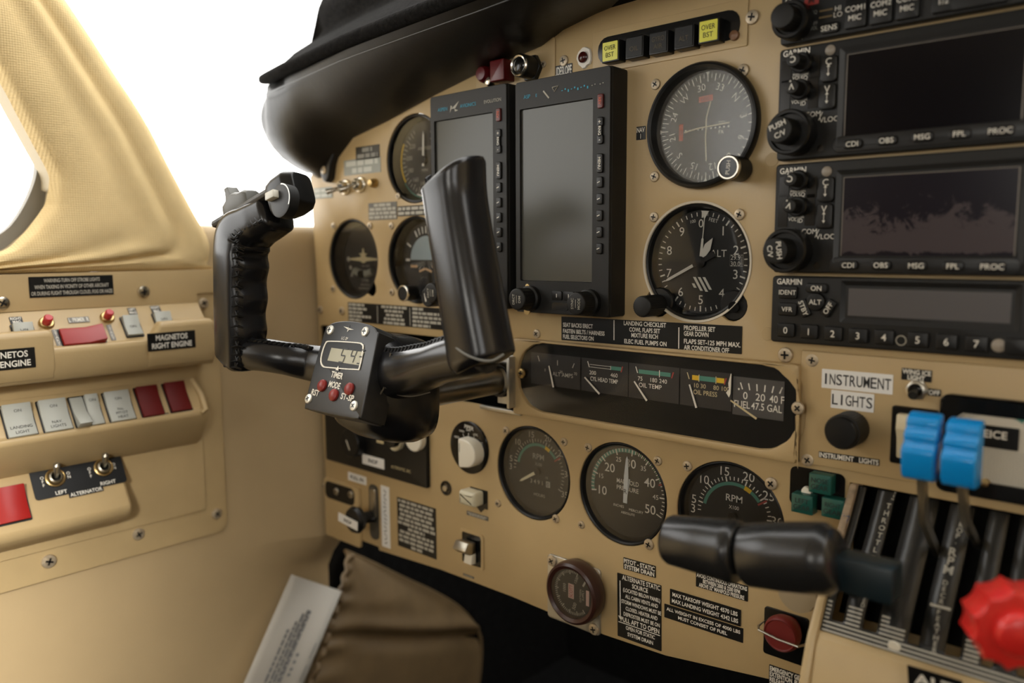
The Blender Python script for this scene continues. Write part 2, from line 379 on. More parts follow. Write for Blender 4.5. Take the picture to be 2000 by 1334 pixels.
strct('wall_left', b, LIN, 'smooth beige liner of the pilot side wall', 'wall', smooth=60)
# fabric covered pillar between the side window and the windshield
OUT = [(-.093, .0275), (-.088, .050), (-.105, .082), (-.127, .124), (-.15, .1695), (-.18, .215), (-.211, .2615), (-.27, .345), (-.33, .44), (-.6, .52), (-.92, .52), (-.92, .25), (-.92, .0275), (-.6, .0275), (-.35, .0275), (-.25, .0275), (-.17, .0275), (-.12, .0275)]
HOL = [(-.239, .084), (-.2365, .092), (-.235, .102), (-.2358, .114), (-.2455, .136), (-.2575, .162), (-.2735, .196), (-.33, .30), (-.385, .37), (-.6, .40), (-.75, .40), (-.80, .20), (-.75, .04), (-.6, .034), (-.35, .032), (-.284, .0437), (-.262, .057), (-.248, .072)]
O = cat_closed(OUT, 6); H = cat_closed(HOL, 6); RW = []
KS = [(-.035, -.012), (.0, -.0045), (.02, -.0005), (.06, .002), (.14, .0035), (.25, .005), (.36, .003), (.44, .0015), (.50, .0040), (.56, .0055), (.62, .0045), (.66, .0005), (.69, -.0012), (.72, .0002), (.78, .0025), (.86, .001), (.92, -.004), (.97, -.013), (1.0, -.024), (1.02, -.045), (1.02, -.075)]
N = len(O)
for kf, wv in KS:
    R_ = []
    for i in range(N):
        p = H[i]+(O[i]-H[i])*kf; below = .0275 >= O[i].y-.0015
        ww = wv if not (below and kf > .8) else wv*.25
        R_.append((ww, p.x, max(p.y, .024)))
    RW.append(R_)
b = MB(); b.rings([[(-.25+w_, s_, z_) for w_, s_, z_ in r] for r in RW], (False, False))
strct('trim_1', b, FAB, 'cream woven fabric pillar between side window and windshield', 'pillar', smooth=70)
# side window: grey ring set outboard of the pillar, pane behind it
inn = [WALL.pick(*p, -.034) for p in ((0, 458), (22, 440), (46, 405), (66, 360), (73, 320), (68, 268), (45, 205), (10, 140))]
rin = catmull(inn, 4); lo = rin[0]; hi = rin[-1]
inner = [(p.x, p.y) for p in rin]+[(-.34, hi.y+.08), (-.42, .38), (-.75, .385), (-.79, .2), (-.75, .055), (-.5, .048), (-.36, lo.y-.004)]
outer = [(p[0]+(p[0]+.5)*.20+.01, p[1]+(p[1]-.17)*.35) for p in inner]
b = MB(); b.rings([[(-.255, x, z) for x, z in outer], [(-.278, x, z) for x, z in outer], [(-.284, x, z) for x, z in inner], [(-.294, x, z) for x, z in inner]], (False, False))
fr_ = strct('window_1', b, RUB, 'grey rimmed side window beyond the cream pillar', 'window', smooth=70)
b = MB(); b.add([(-.290, x, z) for x, z in inner], [tuple(range(len(inner)))]); b.build('pane', GLW, fr_)
hole_out = [(p.x-.003, p.y) for p in H]
b = MB(); b.rings([[(-.262, p.x, p.y) for p in H], [(-.285, p.x-(.004 if p.y > .1 else 0), p.y) for p in H]], (False, False)); b.build('window_reveal', TAN, fr_, smooth=70)
# windshield
pts = [(-.30, -.26), (-.31, -.10), (-.31, .05), (-.27, .20), (-.15, .33), (.05, .41), (.37, .44), (.7, .41), (.95, .3)]
P_ = catmull([Vector((x, y)) for x, y in pts], 4); P_ = [p for p in P_ if p.y > -.2]
b = MB(); b.rings([[(p.x, p.y, .06) for p in P_], [(p.x*.95+.02, p.y-.10*max(0, (p.y+.1)/.5), .30) for p in P_], [(p.x*.85+.05, p.y-.28*max(0, (p.y+.1)/.5), .52) for p in P_]], (False, False), closed=False)
strct('window_2', b, GLW, 'windshield above the black glareshield', 'window', smooth=80)

# ------------------------------------------------------------------ main instrument panel
HOLES = {}   # round openings: name -> (u, v, radius)
def G(name, u, v, r): HOLES[name] = (u, v, r)
G('alt', .2334, .0366, .0405); G('cdi', .2373, .1274, .0395); G('man', .1748, -.1397, .0400); G('rpl', .0857, -.1401, .0400)
G('rpr', .2632, -.1389, .0400); G('tc', -.1525, .0367, .0402); G('att', -.0561, .0364, .0405); G('asi', -.0552, .1288, .0403)
def fill(outline, holes, z0, z1, name, mats, parent=None, bevel=0):
    bm = bmesh.new(); ed = []
    for loop in [outline]+holes:
        vs = [bm.verts.new((x, y, z0)) for x, y in loop]
        ed += [bm.edges.new((vs[i], vs[(i+1) % len(vs)])) for i in range(len(vs))]
    bmesh.ops.triangle_fill(bm, use_beauty=True, use_dissolve=False, edges=ed)
    r = bmesh.ops.extrude_face_region(bm, geom=list(bm.faces))
    bmesh.ops.translate(bm, vec=(0, 0, z1-z0), verts=[g for g in r['geom'] if isinstance(g, bmesh.types.BMVert)])
    bmesh.ops.recalc_face_normals(bm, faces=bm.faces)
    if bevel:
        e = [q for q in bm.edges if len(q.link_faces) == 2 and q.calc_face_angle(0) > 1.2 and all(v.co.z > z0+(z1-z0)*.9 for v in q.verts)]
        bmesh.ops.bevel(bm, geom=e, offset=bevel, segments=2, affect='EDGES', profile=.5)
    me = bpy.data.meshes.new(name); bm.to_mesh(me); bm.free()
    for m in (mats if isinstance(mats, list) else [mats]): me.materials.append(m)
    me.polygons.foreach_set('use_smooth', [True]*len(me.polygons)); me.set_sharp_from_angle(angle=math.radians(35))
    o = bpy.data.objects.new(name, me); COL.objects.link(o)
    if parent: o.parent = parent
    return o
topc = [Vector(p) for p in ((-.2226, .1225), (-.2176, .1270), (-.205, .1205), (-.1906, .1240), (-.172, .1395), (-.1458, .1575), (-.0903, .1680), (-.0262, .1830), (.0186, .1920), (.06, .1985), (.0974, .2040), (.1176, .2125), (.1475, .2185), (.1775, .2223), (.26, .2290), (.62, .2330))]
left = catmull([Vector(p) for p in ((-.2105, -.2568), (-.2120, -.20), (-.2140, -.09), (-.2155, -.0255), (-.2170, .03), (-.2195, .075), (-.2226, .1225))], 4)
outl = [(p.x, p.y) for p in left[:-1]]+[(p.x, p.y) for p in topc]+[(.62, -.0976), (.3432, -.0976), (.3432, -.2415), (.312, -.2420), (.302, -.2425), (.2162, -.2548), (.16, -.2572), (.1138, -.2565), (.0624, -.2550), (-.0291, -.2555), (-.1215, -.2602), (-.1225, -.2568)]
outl = outl[::-1]
pan = thing('instrument_panel', 'worn beige instrument panel carrying the gauges and radios', 'panel', PAN)
hl = []
for k, (u, v, r) in HOLES.items():
    c = circ(r, 56, u, v)
    if k == 'alt':      # the opening has two lobes for the setting knob and its mate
        c = []
        for i in range(120):
            a = 2*PI*i/120; rr = r
            for la in (-45, -135):
                d = (math.degrees(a)-la+180) % 360-180
                if abs(d) < 14: rr = r+.0105*math.sqrt(max(0, 1-(d/14)**2))
            c.append((u+rr*math.cos(a), v+rr*math.sin(a)))
    if k == 'tc':
        c = []
        for i in range(120):
            a = 2*PI*i/120; d = (math.degrees(a)+45+180) % 360-180
            rr = r+(.008*math.sqrt(max(0, 1-(d/11)**2)) if abs(d) < 11 else 0); c.append((u+rr*math.cos(a), v+rr*math.sin(a)))
    hl.append(c)
slotp = rrect(-.0735, -.0615, .2790, .0560, .004)
hl.append(slotp)
SW = [PAN.pick(*p) for p in ((1034, 672), (1540, 720))]
fill(outl, hl, -.0025, 0, 'face_plate', BEI, pan, bevel=.0007)
# dark box behind the openings, its colour standing in for shade
b = MB(); b.box(.20, .075, -.05, .84, .004, .34); b.box(.05, .04, -.234, .52, .07, .003); b.box(-.214, .04, -.05, .003, .07, .3)
bx = b.build('backing', DARK, pan); bx.matrix_local = PAN.M.inverted()
# screws scattered over the panel
for px, py, r in ((1281, 165, .0038), (1452, 138, .0042), (1279, 345, .0038), (1278, 424, .0036), (1445, 419, .0038), (1470, 34, .0046), (1535, 693, .0050),
                  (1049, 652, .0038), (652, 441, .0034), (723, 441, .0034), (765, 441, .0034), (651, 564, .0034), (766, 571, .0034), (626, 605, .0042), (668, 607, .0042),
                  (989, 841, .0036), (1102, 863, .0034), (973, 983, .0034), (1086, 1013, .0036), (1149, 874, .0036), (1285, 900, .0036), (1136, 1025, .0032), (1268, 1063, .0042),
                  (1343, 910, .0038), (1507, 944, .0044), (1102, 119, .0042), (1066, 126, .0026), (778, 383, .0030), (634, 949, .003)):
    screw(pan, *PAN.pick(px, py), 0, r)
# plugged holes: flush painted discs
for px, py in ((1508, 312), (1499, 652)):
    u, v = PAN.pick(px, py); b = MB(); b.lathe([(.0044, 0), (.0042, .0003), (.0001, .0003)], 24); o = b.build('hole_plug', BEI, pan); o.location = (u, v, 0)

# ------------------------------------------------------------------ glareshield
ZC = [(-.235, .123), (-.2176, .126), (-.205, .1195), (-.1906, .1225), (-.172, .138), (-.1458, .1560), (-.0903, .1665), (-.0262, .1815), (.0186, .1905), (.06, .197), (.0974, .2025), (.1176, .2110), (.1475, .217), (.1775, .2208), (.26, .228), (.62, .232)]
YL = [(-.240, -.034), (-.222, -.048), (-.16, -.060), (-.05, -.072), (.12, -.086), (.3, -.098), (.62, -.1)]
ZL = [(-.235, .2110), (-.21, .2085), (-.15, .2090), (-.05, .2135), (.05, .2150), (.12, .2160), (.3, .222), (.62, .224)]
gs = thing('glareshield', 'padded black glareshield hooding the top of the panel', 'glareshield', WLD, -.2, 0, .12)
xs_ = [-.2560, -.2545, -.251, -.246, -.240, -.233, -.226, -.217, -.208, -.199, -.190, -.181, -.172, -.16, -.146, -.12, -.09, -.058, -.026, 0, .02, .04, .06, .08, .0974, .108, .1176, .13, .148, .1775, .22, .26, .35, .5, .62]
secs = []
for x in xs_:
    e = 1.0
    if x < -.215: e = math.sqrt(max(0, 1-((-.215-x)/.0415)**2))
    yl, zl, zc = lerp(x, YL), lerp(x, ZL), lerp(x, ZC)
    bul = lerp(x, [(-.24, .026), (-.2, .022), (-.146, .014), (-.05, .010), (.1, .010), (.62, .010)])
    pr = [(yl+.006, zl+.002), (yl, zl)]
    for t in (.12, .26, .42, .58, .74, .88, .96, 1.0):
        y = yl*(1-t**1.15); z = zl+(zc-zl)*(t**1.0); nz = math.sin(PI*t)
        pr.append((y-bul*nz*.75, z-bul*nz*.55))
    pr += [(.006, zc+.002), (.03, zc+.02), (.04, zl+.02), (yl+.02, zl+.012)]
    cy = -.034; cz = .187
    secs.append([(x, cy+(y-cy)*max(.05, e), cz+(z-cz)*max(.05, e)) for y, z in pr])
b = inv(gs); b.rings(secs); b.build('leather_pad', LES, gs, smooth=70)
# seam piping along the lip
px_ = [x for x in xs_ if x > -.232]; b = inv(gs); b.tube([(x, lerp(x, YL)-.0052, lerp(x, ZL)+.0045) for x in px_], [lerp(x, [(-.232, .0026), (-.21, .0056), (.62, .0066)]) for x in px_], 14); b.build('felt_roll', FELT, gs)
b = inv(gs); b.tube([(x, lerp(x, YL)-.0085, lerp(x, ZL)-.0115) for x in px_ if x < .2], .0006, 6); b.build('seam', BLS, gs)
# fuzzy cover on top, standing up towards the windshield
secs = []
for x in [-.236, -.233, -.228, -.22, -.21, -.19, -.16, -.12, -.08, -.04, 0, .04, .08, .12, .18, .26, .4, .62]:
    yl, zl = lerp(x, YL), lerp(x, ZL)
    k = 1.0 if x > -.22 else max(.08, math.sqrt(max(0, 1-((-.22-x)/.0165)**2)))
    jit = .0016*math.sin(x*160)+.0012*math.sin(x*410+1)
    pr = [(yl+.010, zl-.001), (yl+.0005, zl+.0015), (yl+.0005, zl+.007+jit), (yl+.012, zl+.018), (yl+.030, zl+.034+jit), (yl+.052, zl+.050), (yl+.066, zl+.060+jit), (yl+.070, zl+.068), (yl+.066, zl+.078+jit*2), (yl+.064, zl+.088), (yl+.072, zl+.104), (yl+.10, zl+.125), (.14, zl+.13), (.17, zl+.05), (.12, zl+.005)]
    cy, cz = yl+.05, zl+.045
    secs.append([(x, cy+(y-cy)*k, cz+(z-cz)*k) for y, z in pr])
b = inv(gs); b.rings(secs); b.build('felt_cover', FELT, gs, smooth=70)
# mounting lug with its screw at the pilot's corner
u, v = PAN.pick(633, 330, .008); lg = MB()
lg.prism([(u-.012, v+.016), (u-.0085, v-.004), (u-.004, v-.012), (u+.001, v-.0135), (u+.006, v-.010), (u+.010, v+.004), (u+.020, v+.022)], 0, .0075, .002, M=PAN.M)
lg.M = gs.matrix_world.inverted(); lg.v = [gs.matrix_world.inverted() @ q for q in lg.v]; lg.build('lug', LES, gs)
sc = screw(gs, 0, 0, 0, .0042); sc.matrix_local = gs.matrix_world.inverted() @ PAN.M @ Matrix.Translation((u-.001, v-.001, .0075))
# ------------------------------------------------------------------ gauges
R3 = random.Random(11)
def gauge(name, label, cat, key, depth=.010, glass=GLS, group='round gauges of the instrument panel', lobes=(), edge=None, gz=-.0035):
    u, v, r = HOLES[key]; t = thing(name, label, cat, PAN, u, v, 0, group)
    b = MB(); b.lathe([(r-.0002, -.0035), (r-.0002, -.0012), (r-.0012, -.0006), (r-.0024, -.0012), (r-.0046, -depth+.0015), (r-.0046, -depth), (r-.0002, -depth)], 64, caps=(False, False))
    for a in lobes: b.lathe([(.0105, -.006), (.0105, -.003), (.0095, -.002), (.0001, -.002)], 20, r*1.0*math.cos(math.radians(a)), r*1.0*math.sin(math.radians(a)))
    b.build('bezel', BLS, t)
    if edge: bb = MB(); bb.lathe([(r+.0013, .0001), (r+.0011, .0005), (r-.0003, .0002), (r-.0006, -.001)], 64, caps=(False, False)); bb.build('bare_edge', edge, t)
    MB().disc(r-.004, -depth+.0004, 64).build('dial', FACE, t)
    if glass: MB().disc(r-.0026, gz, 64).build('glass', glass, t)
    t['zf'] = -depth+.0007
    return t, r, -depth+.0008
def needle(t, pts, z, m=WHT, th=.0005, name='needle'):
    b = MB(); b.prism(pts, z, z+th); return b.build(name, m, t)
def rotp(P, a, x=0, y=0):
    t = math.radians(a); return [(x+p[0]*math.cos(t)+p[1]*math.sin(t), y-p[0]*math.sin(t)+p[1]*math.cos(t)) for p in P]
# course deviation indicator: proud black bezel
u, v, r = HOLES['cdi']
t = thing('course_indicator', 'round course indicator with red flags and a hazy compass dial, top right gauge', 'gauge', PAN, u, v, 0, 'round gauges of the instrument panel')
b = MB(); b.lathe([(.0408, -.001), (.0414, .0006), (.0414, .0042), (.0404, .0058), (.0390, .0062), (.0374, .0054), (.0366, -.004), (.0366, -.006)], 72, caps=(False, False)); b.build('bezel', BLS, t)
CD = mat('compass_card', (.085, .084, .074), .7); CDC = mat('compass_centre', (.050, .045, .036), .7)  # greys lightened to carry the dial's milky window reflection
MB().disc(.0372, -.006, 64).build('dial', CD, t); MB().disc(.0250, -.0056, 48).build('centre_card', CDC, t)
b = MB()
for i in range(72): b.tick(i*5+50, .0300 if i % 2 == 0 else .0322, .0350, .0007 if i % 2 == 0 else .0005, -.0054)
for i, s in enumerate(('N', '3', '6', 'E', '12', '15', 'S', '21', '24', 'W', '30', '33')):
    a = 50+30*i; b.text(s, .0268*math.sin(math.radians(a)), .0268*math.cos(math.radians(a)), .0046, -.0053, rot=-math.radians(a), bold=.0)
b.poly([(-.0016, .0362), (.0016, .0362), (0, .0335)], -.0052)
b.poly(rotp([(-.0016, .0362), (.0016, .0362), (0, .0335)], 270), -.0052); b.poly(rotp([(-.0016, .0362), (.0016, .0362), (0, .0335)], 180), -.0052)
for i in range(-5, 6): b.add([(i*.0032+.0008*math.cos(k), .0000+.0008*math.sin(k)-.001, -.0052) for k in (0, 1.05, 2.1, 3.14, 4.19, 5.24)], [(0, 1, 2, 3, 4, 5)])
b.text('TO', .0108, .0018, .0026, -.0052, bold=0); b.text('FR', .0108, -.0042, .0026, -.0052, bold=0)
b.build('dial_markings', mat('compass_print', (.78, .77, .66), .6), t)
b = MB(); b.rect(-.001, .0188, .0105, .0040, -.0050, .05); b.build('flag', FLAG, t); b = MB(); b.rect(-.0195, -.0018, .0032, .0112, -.0050); b.build('flag', FLAG, t)
b = MB(); b.text('LOC', -.001, .0188, .0024, -.0047, rot=.05); b.text('GS', -.0195, -.0018, .0022, -.0047, rot=PI/2); b.build('flag_lettering', MRED, t)
b = MB(); b.tube([(.0030, .0165, -.0046), (.0006, .006, -.0036), (.0002, -.008, -.0036), (.0006, -.0225, -.0046)], .00055, 6); b.build('needle', mat('needle_cream', (.80, .74, .52), .5), t)
b = MB(); b.tube([(-.0165, -.0022, -.0046), (-.006, -.0005, -.0034), (.008, .0004, -.0034), (.0172, .0012, -.0046)], .00055, 6); b.build('needle', MT['needle_cream'], t)
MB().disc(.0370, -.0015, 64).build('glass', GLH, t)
kx, ky = PAN.pick(1421.5, 327, .020); kx -= u; ky -= v
b = MB(); b.lathe([(.0080, .002), (.0080, .0175), (.0074, .0175)], 28, kx, ky, caps=(True, False)); kb = b.build('knob', BLK, t)
b = MB(); b.lathe([(.0079, .0172), (.0079, .0193), (.0072, .0200), (.0064, .0200), (.0062, .0192)], 28, kx, ky, caps=(False, False)); b.build('ring', CHR, kb)
b = MB(); b.lathe([(.0064, .0190), (.0060, .0196), (.0001, .0197)], 28, kx, ky); b.build('cap', BLG, kb)
b = MB(); b.text('PUSH', kx, ky, .0026, .0199, rot=PI/2-.1, bold=0, fit=.0098); b.build('cap_lettering', WHT, kb)
# altimeter
t, r, z = gauge('altimeter', 'black altimeter with long white hand below 7, beneath the course indicator', 'gauge', 'alt', .010, lobes=(-45, -135), edge=mat('bare_edge', (.62, .56, .45), .5))
b = MB()
for i in range(50): b.tick(i*7.2, .0318 if i % 5 else .0305, .0345, .0011 if i % 5 == 0 else .0007, z)
for i in range(10):
    a = math.radians(36*i); rr = .0262
    if i == 0: b.text('0', -.001, rr+.0005, .0056, z, bold=0)
    else: b.text(str(i), rr*math.sin(a)*1.03, rr*math.cos(a), .0062, z, bold=0)
b.text('FEET', .0085, .0285, .0024, z, rot=-.25, bold=0); b.text('100', -.0072, .0282, .0022, z, rot=.2, bold=0); b.text('ALT', .0128, .0060, .0048, z, bold=0)
for i in range(4): x0 = -.0100+.0037*i; k = (.45, .95, 1, .85)[i]; s_ = (.45, 0, 0, 0)[i]; b.add([(x0+.0062*s_, -.0105-.0100*s_, z), (x0+.0062*s_+.0021, -.0105-.0100*s_, z), (x0+.0062*max(k, s_+.3)+.0021, -.0105-.0100*max(k, s_+.3), z), (x0+.0062*max(k, s_+.3), -.0105-.0100*max(k, s_+.3), z)], [(3, 2, 1, 0)])
b.rect(.0262, .0012, .0096, .0078, z-.0001)
b.build('dial_markings', WHT, t)
b = MB(); b.rect(.0262, .0012, .0094, .0076, z); b.build('pressure_window', BLS, t)
b = MB(); b.text('29.9', .0256, .0032, .0031, z+.0003, bold=0, fit=.0070); b.text('30.0', .0256, -.0010, .0031, z+.0003, bold=0, fit=.0070)
for i in range(9): b.rect(.0300, -.0026+i*.0009, .0012, .0002, z+.0003)
b.build('pressure_lettering', WHT, t)
needle(t, rotp([(-.0009, .0058), (-.0009, .0275), (0, .0312), (.0009, .0275), (.0012, .0058)][::-1], 243), z+.0022)
needle(t, rotp([(-.0020, -.0125), (-.0013, .006), (.0013, .006), (.0020, -.0125)][::-1], 243), z+.0021, BLS, name='needle_tail')
needle(t, rotp([(-.0022, .0035), (-.0030, .0125), (0, .0188), (.0026, .0110), (.0012, .0030)][::-1], 29), z+.0015)
needle(t, rotp([(-.0011, .0035), (-.0008, .0160), (-.0003, .0165), (-.0003, .0300), (-.0030, .0352), (.0030, .0352), (.0003, .0300), (.0003, .0165), (.0008, .0160), (.0011, .0035)][::-1], 4.5), z+.0010)
b = MB(); b.lathe([(.0040, z), (.0040, z+.0028), (.0001, z+.003)], 24); b.build('hub', BLS, t)
u, v, r = HOLES['alt']
kx, ky = PAN.pick(1253, 599, .020); kx -= u; ky -= v
b = MB()
ks = []
for i in range(60): a = 2*PI*i/60; rr = .0076-(.0003 if i % 2 else 0); ks.append((kx+rr*math.cos(a), ky+rr*math.sin(a)))
b.prism(ks, -.002, .020, .0012); b.build('knob', BLK, t)
b = MB(); b.lathe([(.0038, -.0015), (.0038, .0004)], 18, .0405*math.cos(-PI/4)+.001, .0405*math.sin(-PI/4)-.001); b.build('lobe_hole', BLG, t)
# engine rpm gauges
def rpm(name, label, key, needle_on, big):
    t, r, z = gauge(name, label, 'gauge', key, .009)
    A = lambda v_: -112+6.55*v_
    b = MB()
    for i in range(3, 36): b.tick(A(i), .0252 if i % 5 else .0242, .0278, .0010 if i % 5 == 0 else .0007, z)
    for vv in (3, 5, 10, 15, 20, 25, 30, 35):
        a = math.radians(A(vv)); b.text(str(vv), .0315*math.sin(a), .0315*math.cos(a), .0062 if big else .0052, z, bold=0)
    b.text('RPM', 0, .0125, .0048, z, bold=.004); b.text('X100', 0, .0060, .0026, z, bold=0, fit=.0075)
    if not big: b.text('HOURS', .0010, -.0205, .0026, z, bold=0); b.text('3 4 9 1', -.0022, -.0095, .0036, z, bold=.004, fit=.0145); b.text('10', .0090, -.0040, .0022, z, bold=0); b.rect(.0105, -.0095, .0044, .0052, z)
    b.build('dial_markings', DIM if not big else WHT, t)
    b = MB(); b.arc(.0216, .0240, A(5), A(20), z, 30); b.arc(.0216, .0240, A(22), A(25.2), z, 10); b.build('green_arc', GARC, t)
    b = MB(); b.arc(.0213, .0244, A(20), A(22), z+.0001, 6); b.build('yellow_arc', YARC, t)
    b = MB(); b.tick(A(25.7), .0210, .0285, .0013, z+.0001); b.build('red_line', RARC, t)
    if needle_on:
        b = MB(); b.text('0', .0105, -.0095, .0036, z+.0003, bold=0); b.build('counter_digit', INK, t)
        needle(t, rotp([(-.0014, 0), (-.0010, .0200), (0, .0228), (.0010, .0200), (.0014, 0)][::-1], 239), z+.0015, mat('needle_cream', (.8, .74, .52)))
    b = MB(); b.lathe([(.0030, z), (.0030, z+.0024), (.0001, z+.0026)], 24); b.build('hub', BLS, t)
rpm('tachometer', 'smaller looking tachometer with an hour counter, left of the manifold pressure gauge', 'rpl', True, False)
rpm('tachometer', 'tachometer half hidden behind the black throttle handles', 'rpr', False, True)
# manifold pressure
t, r, z = gauge('manifold_gauge', 'manifold pressure gauge with twin white needles standing at 30', 'gauge', 'man', .009)
A = lambda v_: -98+5.3*(v_-10)
b = MB()
for i in range(10, 51): b.tick(A(i), .0312 if i % 5 else .0290, .0338, .0010 if i % 5 == 0 else .0007, z+.0001)
for vv in (10, 20, 30, 40, 50): a = math.radians(A(vv)); b.text(str(vv), .0230*math.sin(a), .0230*math.cos(a), .0068, z, bold=.004)
for vv in (15, 25, 35, 45): a = math.radians(A(vv)); b.text(str(vv), .0255*math.sin(a), .0255*math.cos(a), .0036, z, bold=0)
b.text('MANIFOLD', .0005, .0075, .0034, z, bold=.004, fit=.0200); b.text('PRESSURE', .0005, .0022, .0034, z, bold=.004, fit=.0200)
b.text('INCHES', -.0075, -.0125, .0020, z, bold=0); b.text('MERCURY', .0085, -.0135, .0020, z, bold=0); b.text('ABSOLUTE', .0010, -.0170, .0018, z, bold=0)
b.build('dial_markings', WHT, t)
b = MB(); b.arc(.0308, .0338, A(10), A(31), z, 40); b.build('green_arc', GARC, t)
b = MB()
for i in range(31, 41): b.tick(A(i+.5), .0316, .0338, .0008, z+.0001)
b.build('green_ticks', mat('pale_green_paint', (.22, .40, .20)), t); b = MB(); b.tick(A(41.5), .0300, .0340, .0012, z+.0002); b.build('red_line', RARC, t)
NW = mat('needle_white', (.75, .78, .78), .5)
needle(t, rotp([(-.0018, -.0085), (-.0020, .0130), (-.0009, .0262), (0, .0285), (.0009, .0262), (.0020, .0130), (.0018, -.0085)][::-1], 2), z+.0016, NW)
needle(t, rotp([(-.0016, -.0060), (-.0020, .0110), (.0020, .0110), (.0016, -.0060)][::-1], 8), z+.0008, NW)
b = MB(); b.text('R', 0, .0008, .0036, z+.0023, bold=.004); b.build('needle_lettering', INK, t)
# turn coordinator
t, r, z = gauge('turn_coordinator', 'turn coordinator with a cream aeroplane silhouette, leftmost gauge', 'gauge', 'tc', .016)
PLN = mat('aeroplane_paint', (.68, .58, .34), .6)
b = MB(); b.prism([(-.023, -.0008), (-.005, -.0020), (0, -.0040), (.005, -.0020), (.023, -.0008), (.023, .0006), (.004, .0022), (.0032, .0040), (.0062, .0048), (.0062, .0058), (.0016, .0062), (.0007, .0110), (-.0007, .0110), (-.0016, .0062), (-.0062, .0058), (-.0062, .0048), (-.0032, .0040), (-.004, .0022), (-.023, .0006)], z+.001, z+.002); b.build('aeroplane', PLN, t)
b = MB()
for sx in (-1, 1): b.disc(.0026, z+.0021, 16, sx*.0245, 0); b.disc(.0022, z, 16, sx*.0240, -.0088); b.rect(sx*.0222, -.0160, .0022, .0050, z, sx*.5)
b.text('L', -.020, -.0165, .003, z); b.text('2 MIN', 0, -.0215, .0032, z, bold=0); b.text('NO PITCH', 0, -.0262, .0022, z, bold=0); b.text('INFORMATION', 0, -.0300, .0022, z, bold=0); b.text('D.C. ELEC.', .002, -.0068, .0020, z, bold=0)
b.build('dial_markings', DIM, t)
b = MB(); b.tube([(-.015, -.0120, z+.001), (-.007, -.0145, z+.001), (0, -.0152, z+.001), (.007, -.0145, z+.001), (.015, -.0120, z+.001)], .0040, 12); b.build('inclinometer', mat('inclinometer_glass', (.34, .34, .28), .25), t)
b = MB(); b.lathe([(.0038, z), (.0038, z+.007), (.0001, z+.0075)], 16, 0, -.0152); b.build('ball', BLG, t)
# attitude gauge behind the yoke grip
t, r, z = gauge('attitude_gyro', 'artificial horizon with a pale blue sky, half hidden behind the right yoke grip', 'gauge', 'att', .014)
b = MB(); b.arc(0, .0225, -90, 90, z, 30); b.build('sky_card', mat('sky_paint', (.42, .52, .55), .6), t)
b = MB()
for a in (-60, -30, -20, -10, 0, 10, 20, 30, 60): b.tick(a, .0250, .0315, .0018 if a % 30 == 0 else .0013, z)
for a in (-90, 90): b.tick(a, .0235, .0295, .0024, z)
for a in range(-70, 71, 14): b.add([(.002*math.sin(math.radians(a)), -.0008, z+.0002), (.0215*math.sin(math.radians(a)), -.0085*math.cos(math.radians(a))-.0010, z+.0002), (.0235*math.sin(math.radians(a)), -.0085*math.cos(math.radians(a))-.0010, z+.0002)], [(0, 1, 2)])
b.build('dial_markings', WHT, t)
b = MB(); b.rect(-.0155, -.0060, .010, .0026, z+.002); b.rect(.0155, -.0060, .010, .0026, z+.002); b.rect(-.004, -.0095, .009, .0020, z+.002, .3); b.rect(.005, -.0095, .009, .0020, z+.002, -.3); b.build('aeroplane', mat('orange_cream', (.70, .45, .25), .6), t)
b = MB(); b.prism([(-.008, -.034), (.008, -.034), (.005, -.012), (-.005, -.012)], z+.0005, z+.0015); b.build('pedestal', BLK, t)
u, v, r = HOLES['att']
for px, py, rr, hh, ch in ((787, 573, .0072, .014, True), (834, 581, .0085, .024, False)):
    kx, ky = PAN.pick(px, py, hh); kx -= u; ky -= v
    b = MB(); b.lathe([(rr, .0003), (rr, hh-.001), (rr-.001, hh), (.0001, hh)], 26, kx, ky); kb = b.build('knob', BLK, t)
    b = MB()
    if ch: b.lathe([(rr+.0003, hh-.0015), (rr+.0003, hh+.0002), (rr-.0008, hh+.0004)], 26, kx, ky, caps=(False, False)); b.build('ring', CHR, kb)
    else: b.rect(kx-.002, ky, .0016, .0075, hh+.0003, .2); b.rect(kx+.002, ky, .0016, .0075, hh+.0003, .2); b.build('knob_marks', WHT, kb)
# airspeed indicator
t, r, z = gauge('airspeed_indicator', 'airspeed indicator with yellow and white arcs, top left gauge beside the display', 'gauge', 'asi', .013)
b = MB()
for i in range(40): b.tick(i*8+20, .0275 if i % 2 else .0255, .0312, .0008, z)
for i, s in enumerate(('40', '60', '80', '100', '120', '140', '160', '180', '200', '220')): a = math.radians(30+i*31); b.text(s, .0215*math.sin(a), .0215*math.cos(a), .0040, z, bold=0)
b.text('AIRSPEED', 0, .0105, .0030, z, bold=0); b.text('MPH', 0, -.0095, .003, z, bold=0); b.build('dial_markings', DIM, t)
b = MB(); b.arc(.0322, .0340, 235, 300, z, 20); b.build('yellow_arc', YARC, t); b = MB(); b.arc(.0322, .0336, 90, 200, z, 24); b.build('white_arc', WHT, t); b = MB(); b.arc(.0340, .0352, 120, 235, z, 30); b.build('green_arc', GARC, t)
needle(t, rotp([(-.0014, -.006), (-.0010, .022), (0, .026), (.0010, .022), (.0014, -.006)][::-1], 2), z+.0015)
b = MB(); b.lathe([(.0036, z), (.0036, z+.0026), (.0001, z+.0028)], 20); b.build('hub', BLS, t)

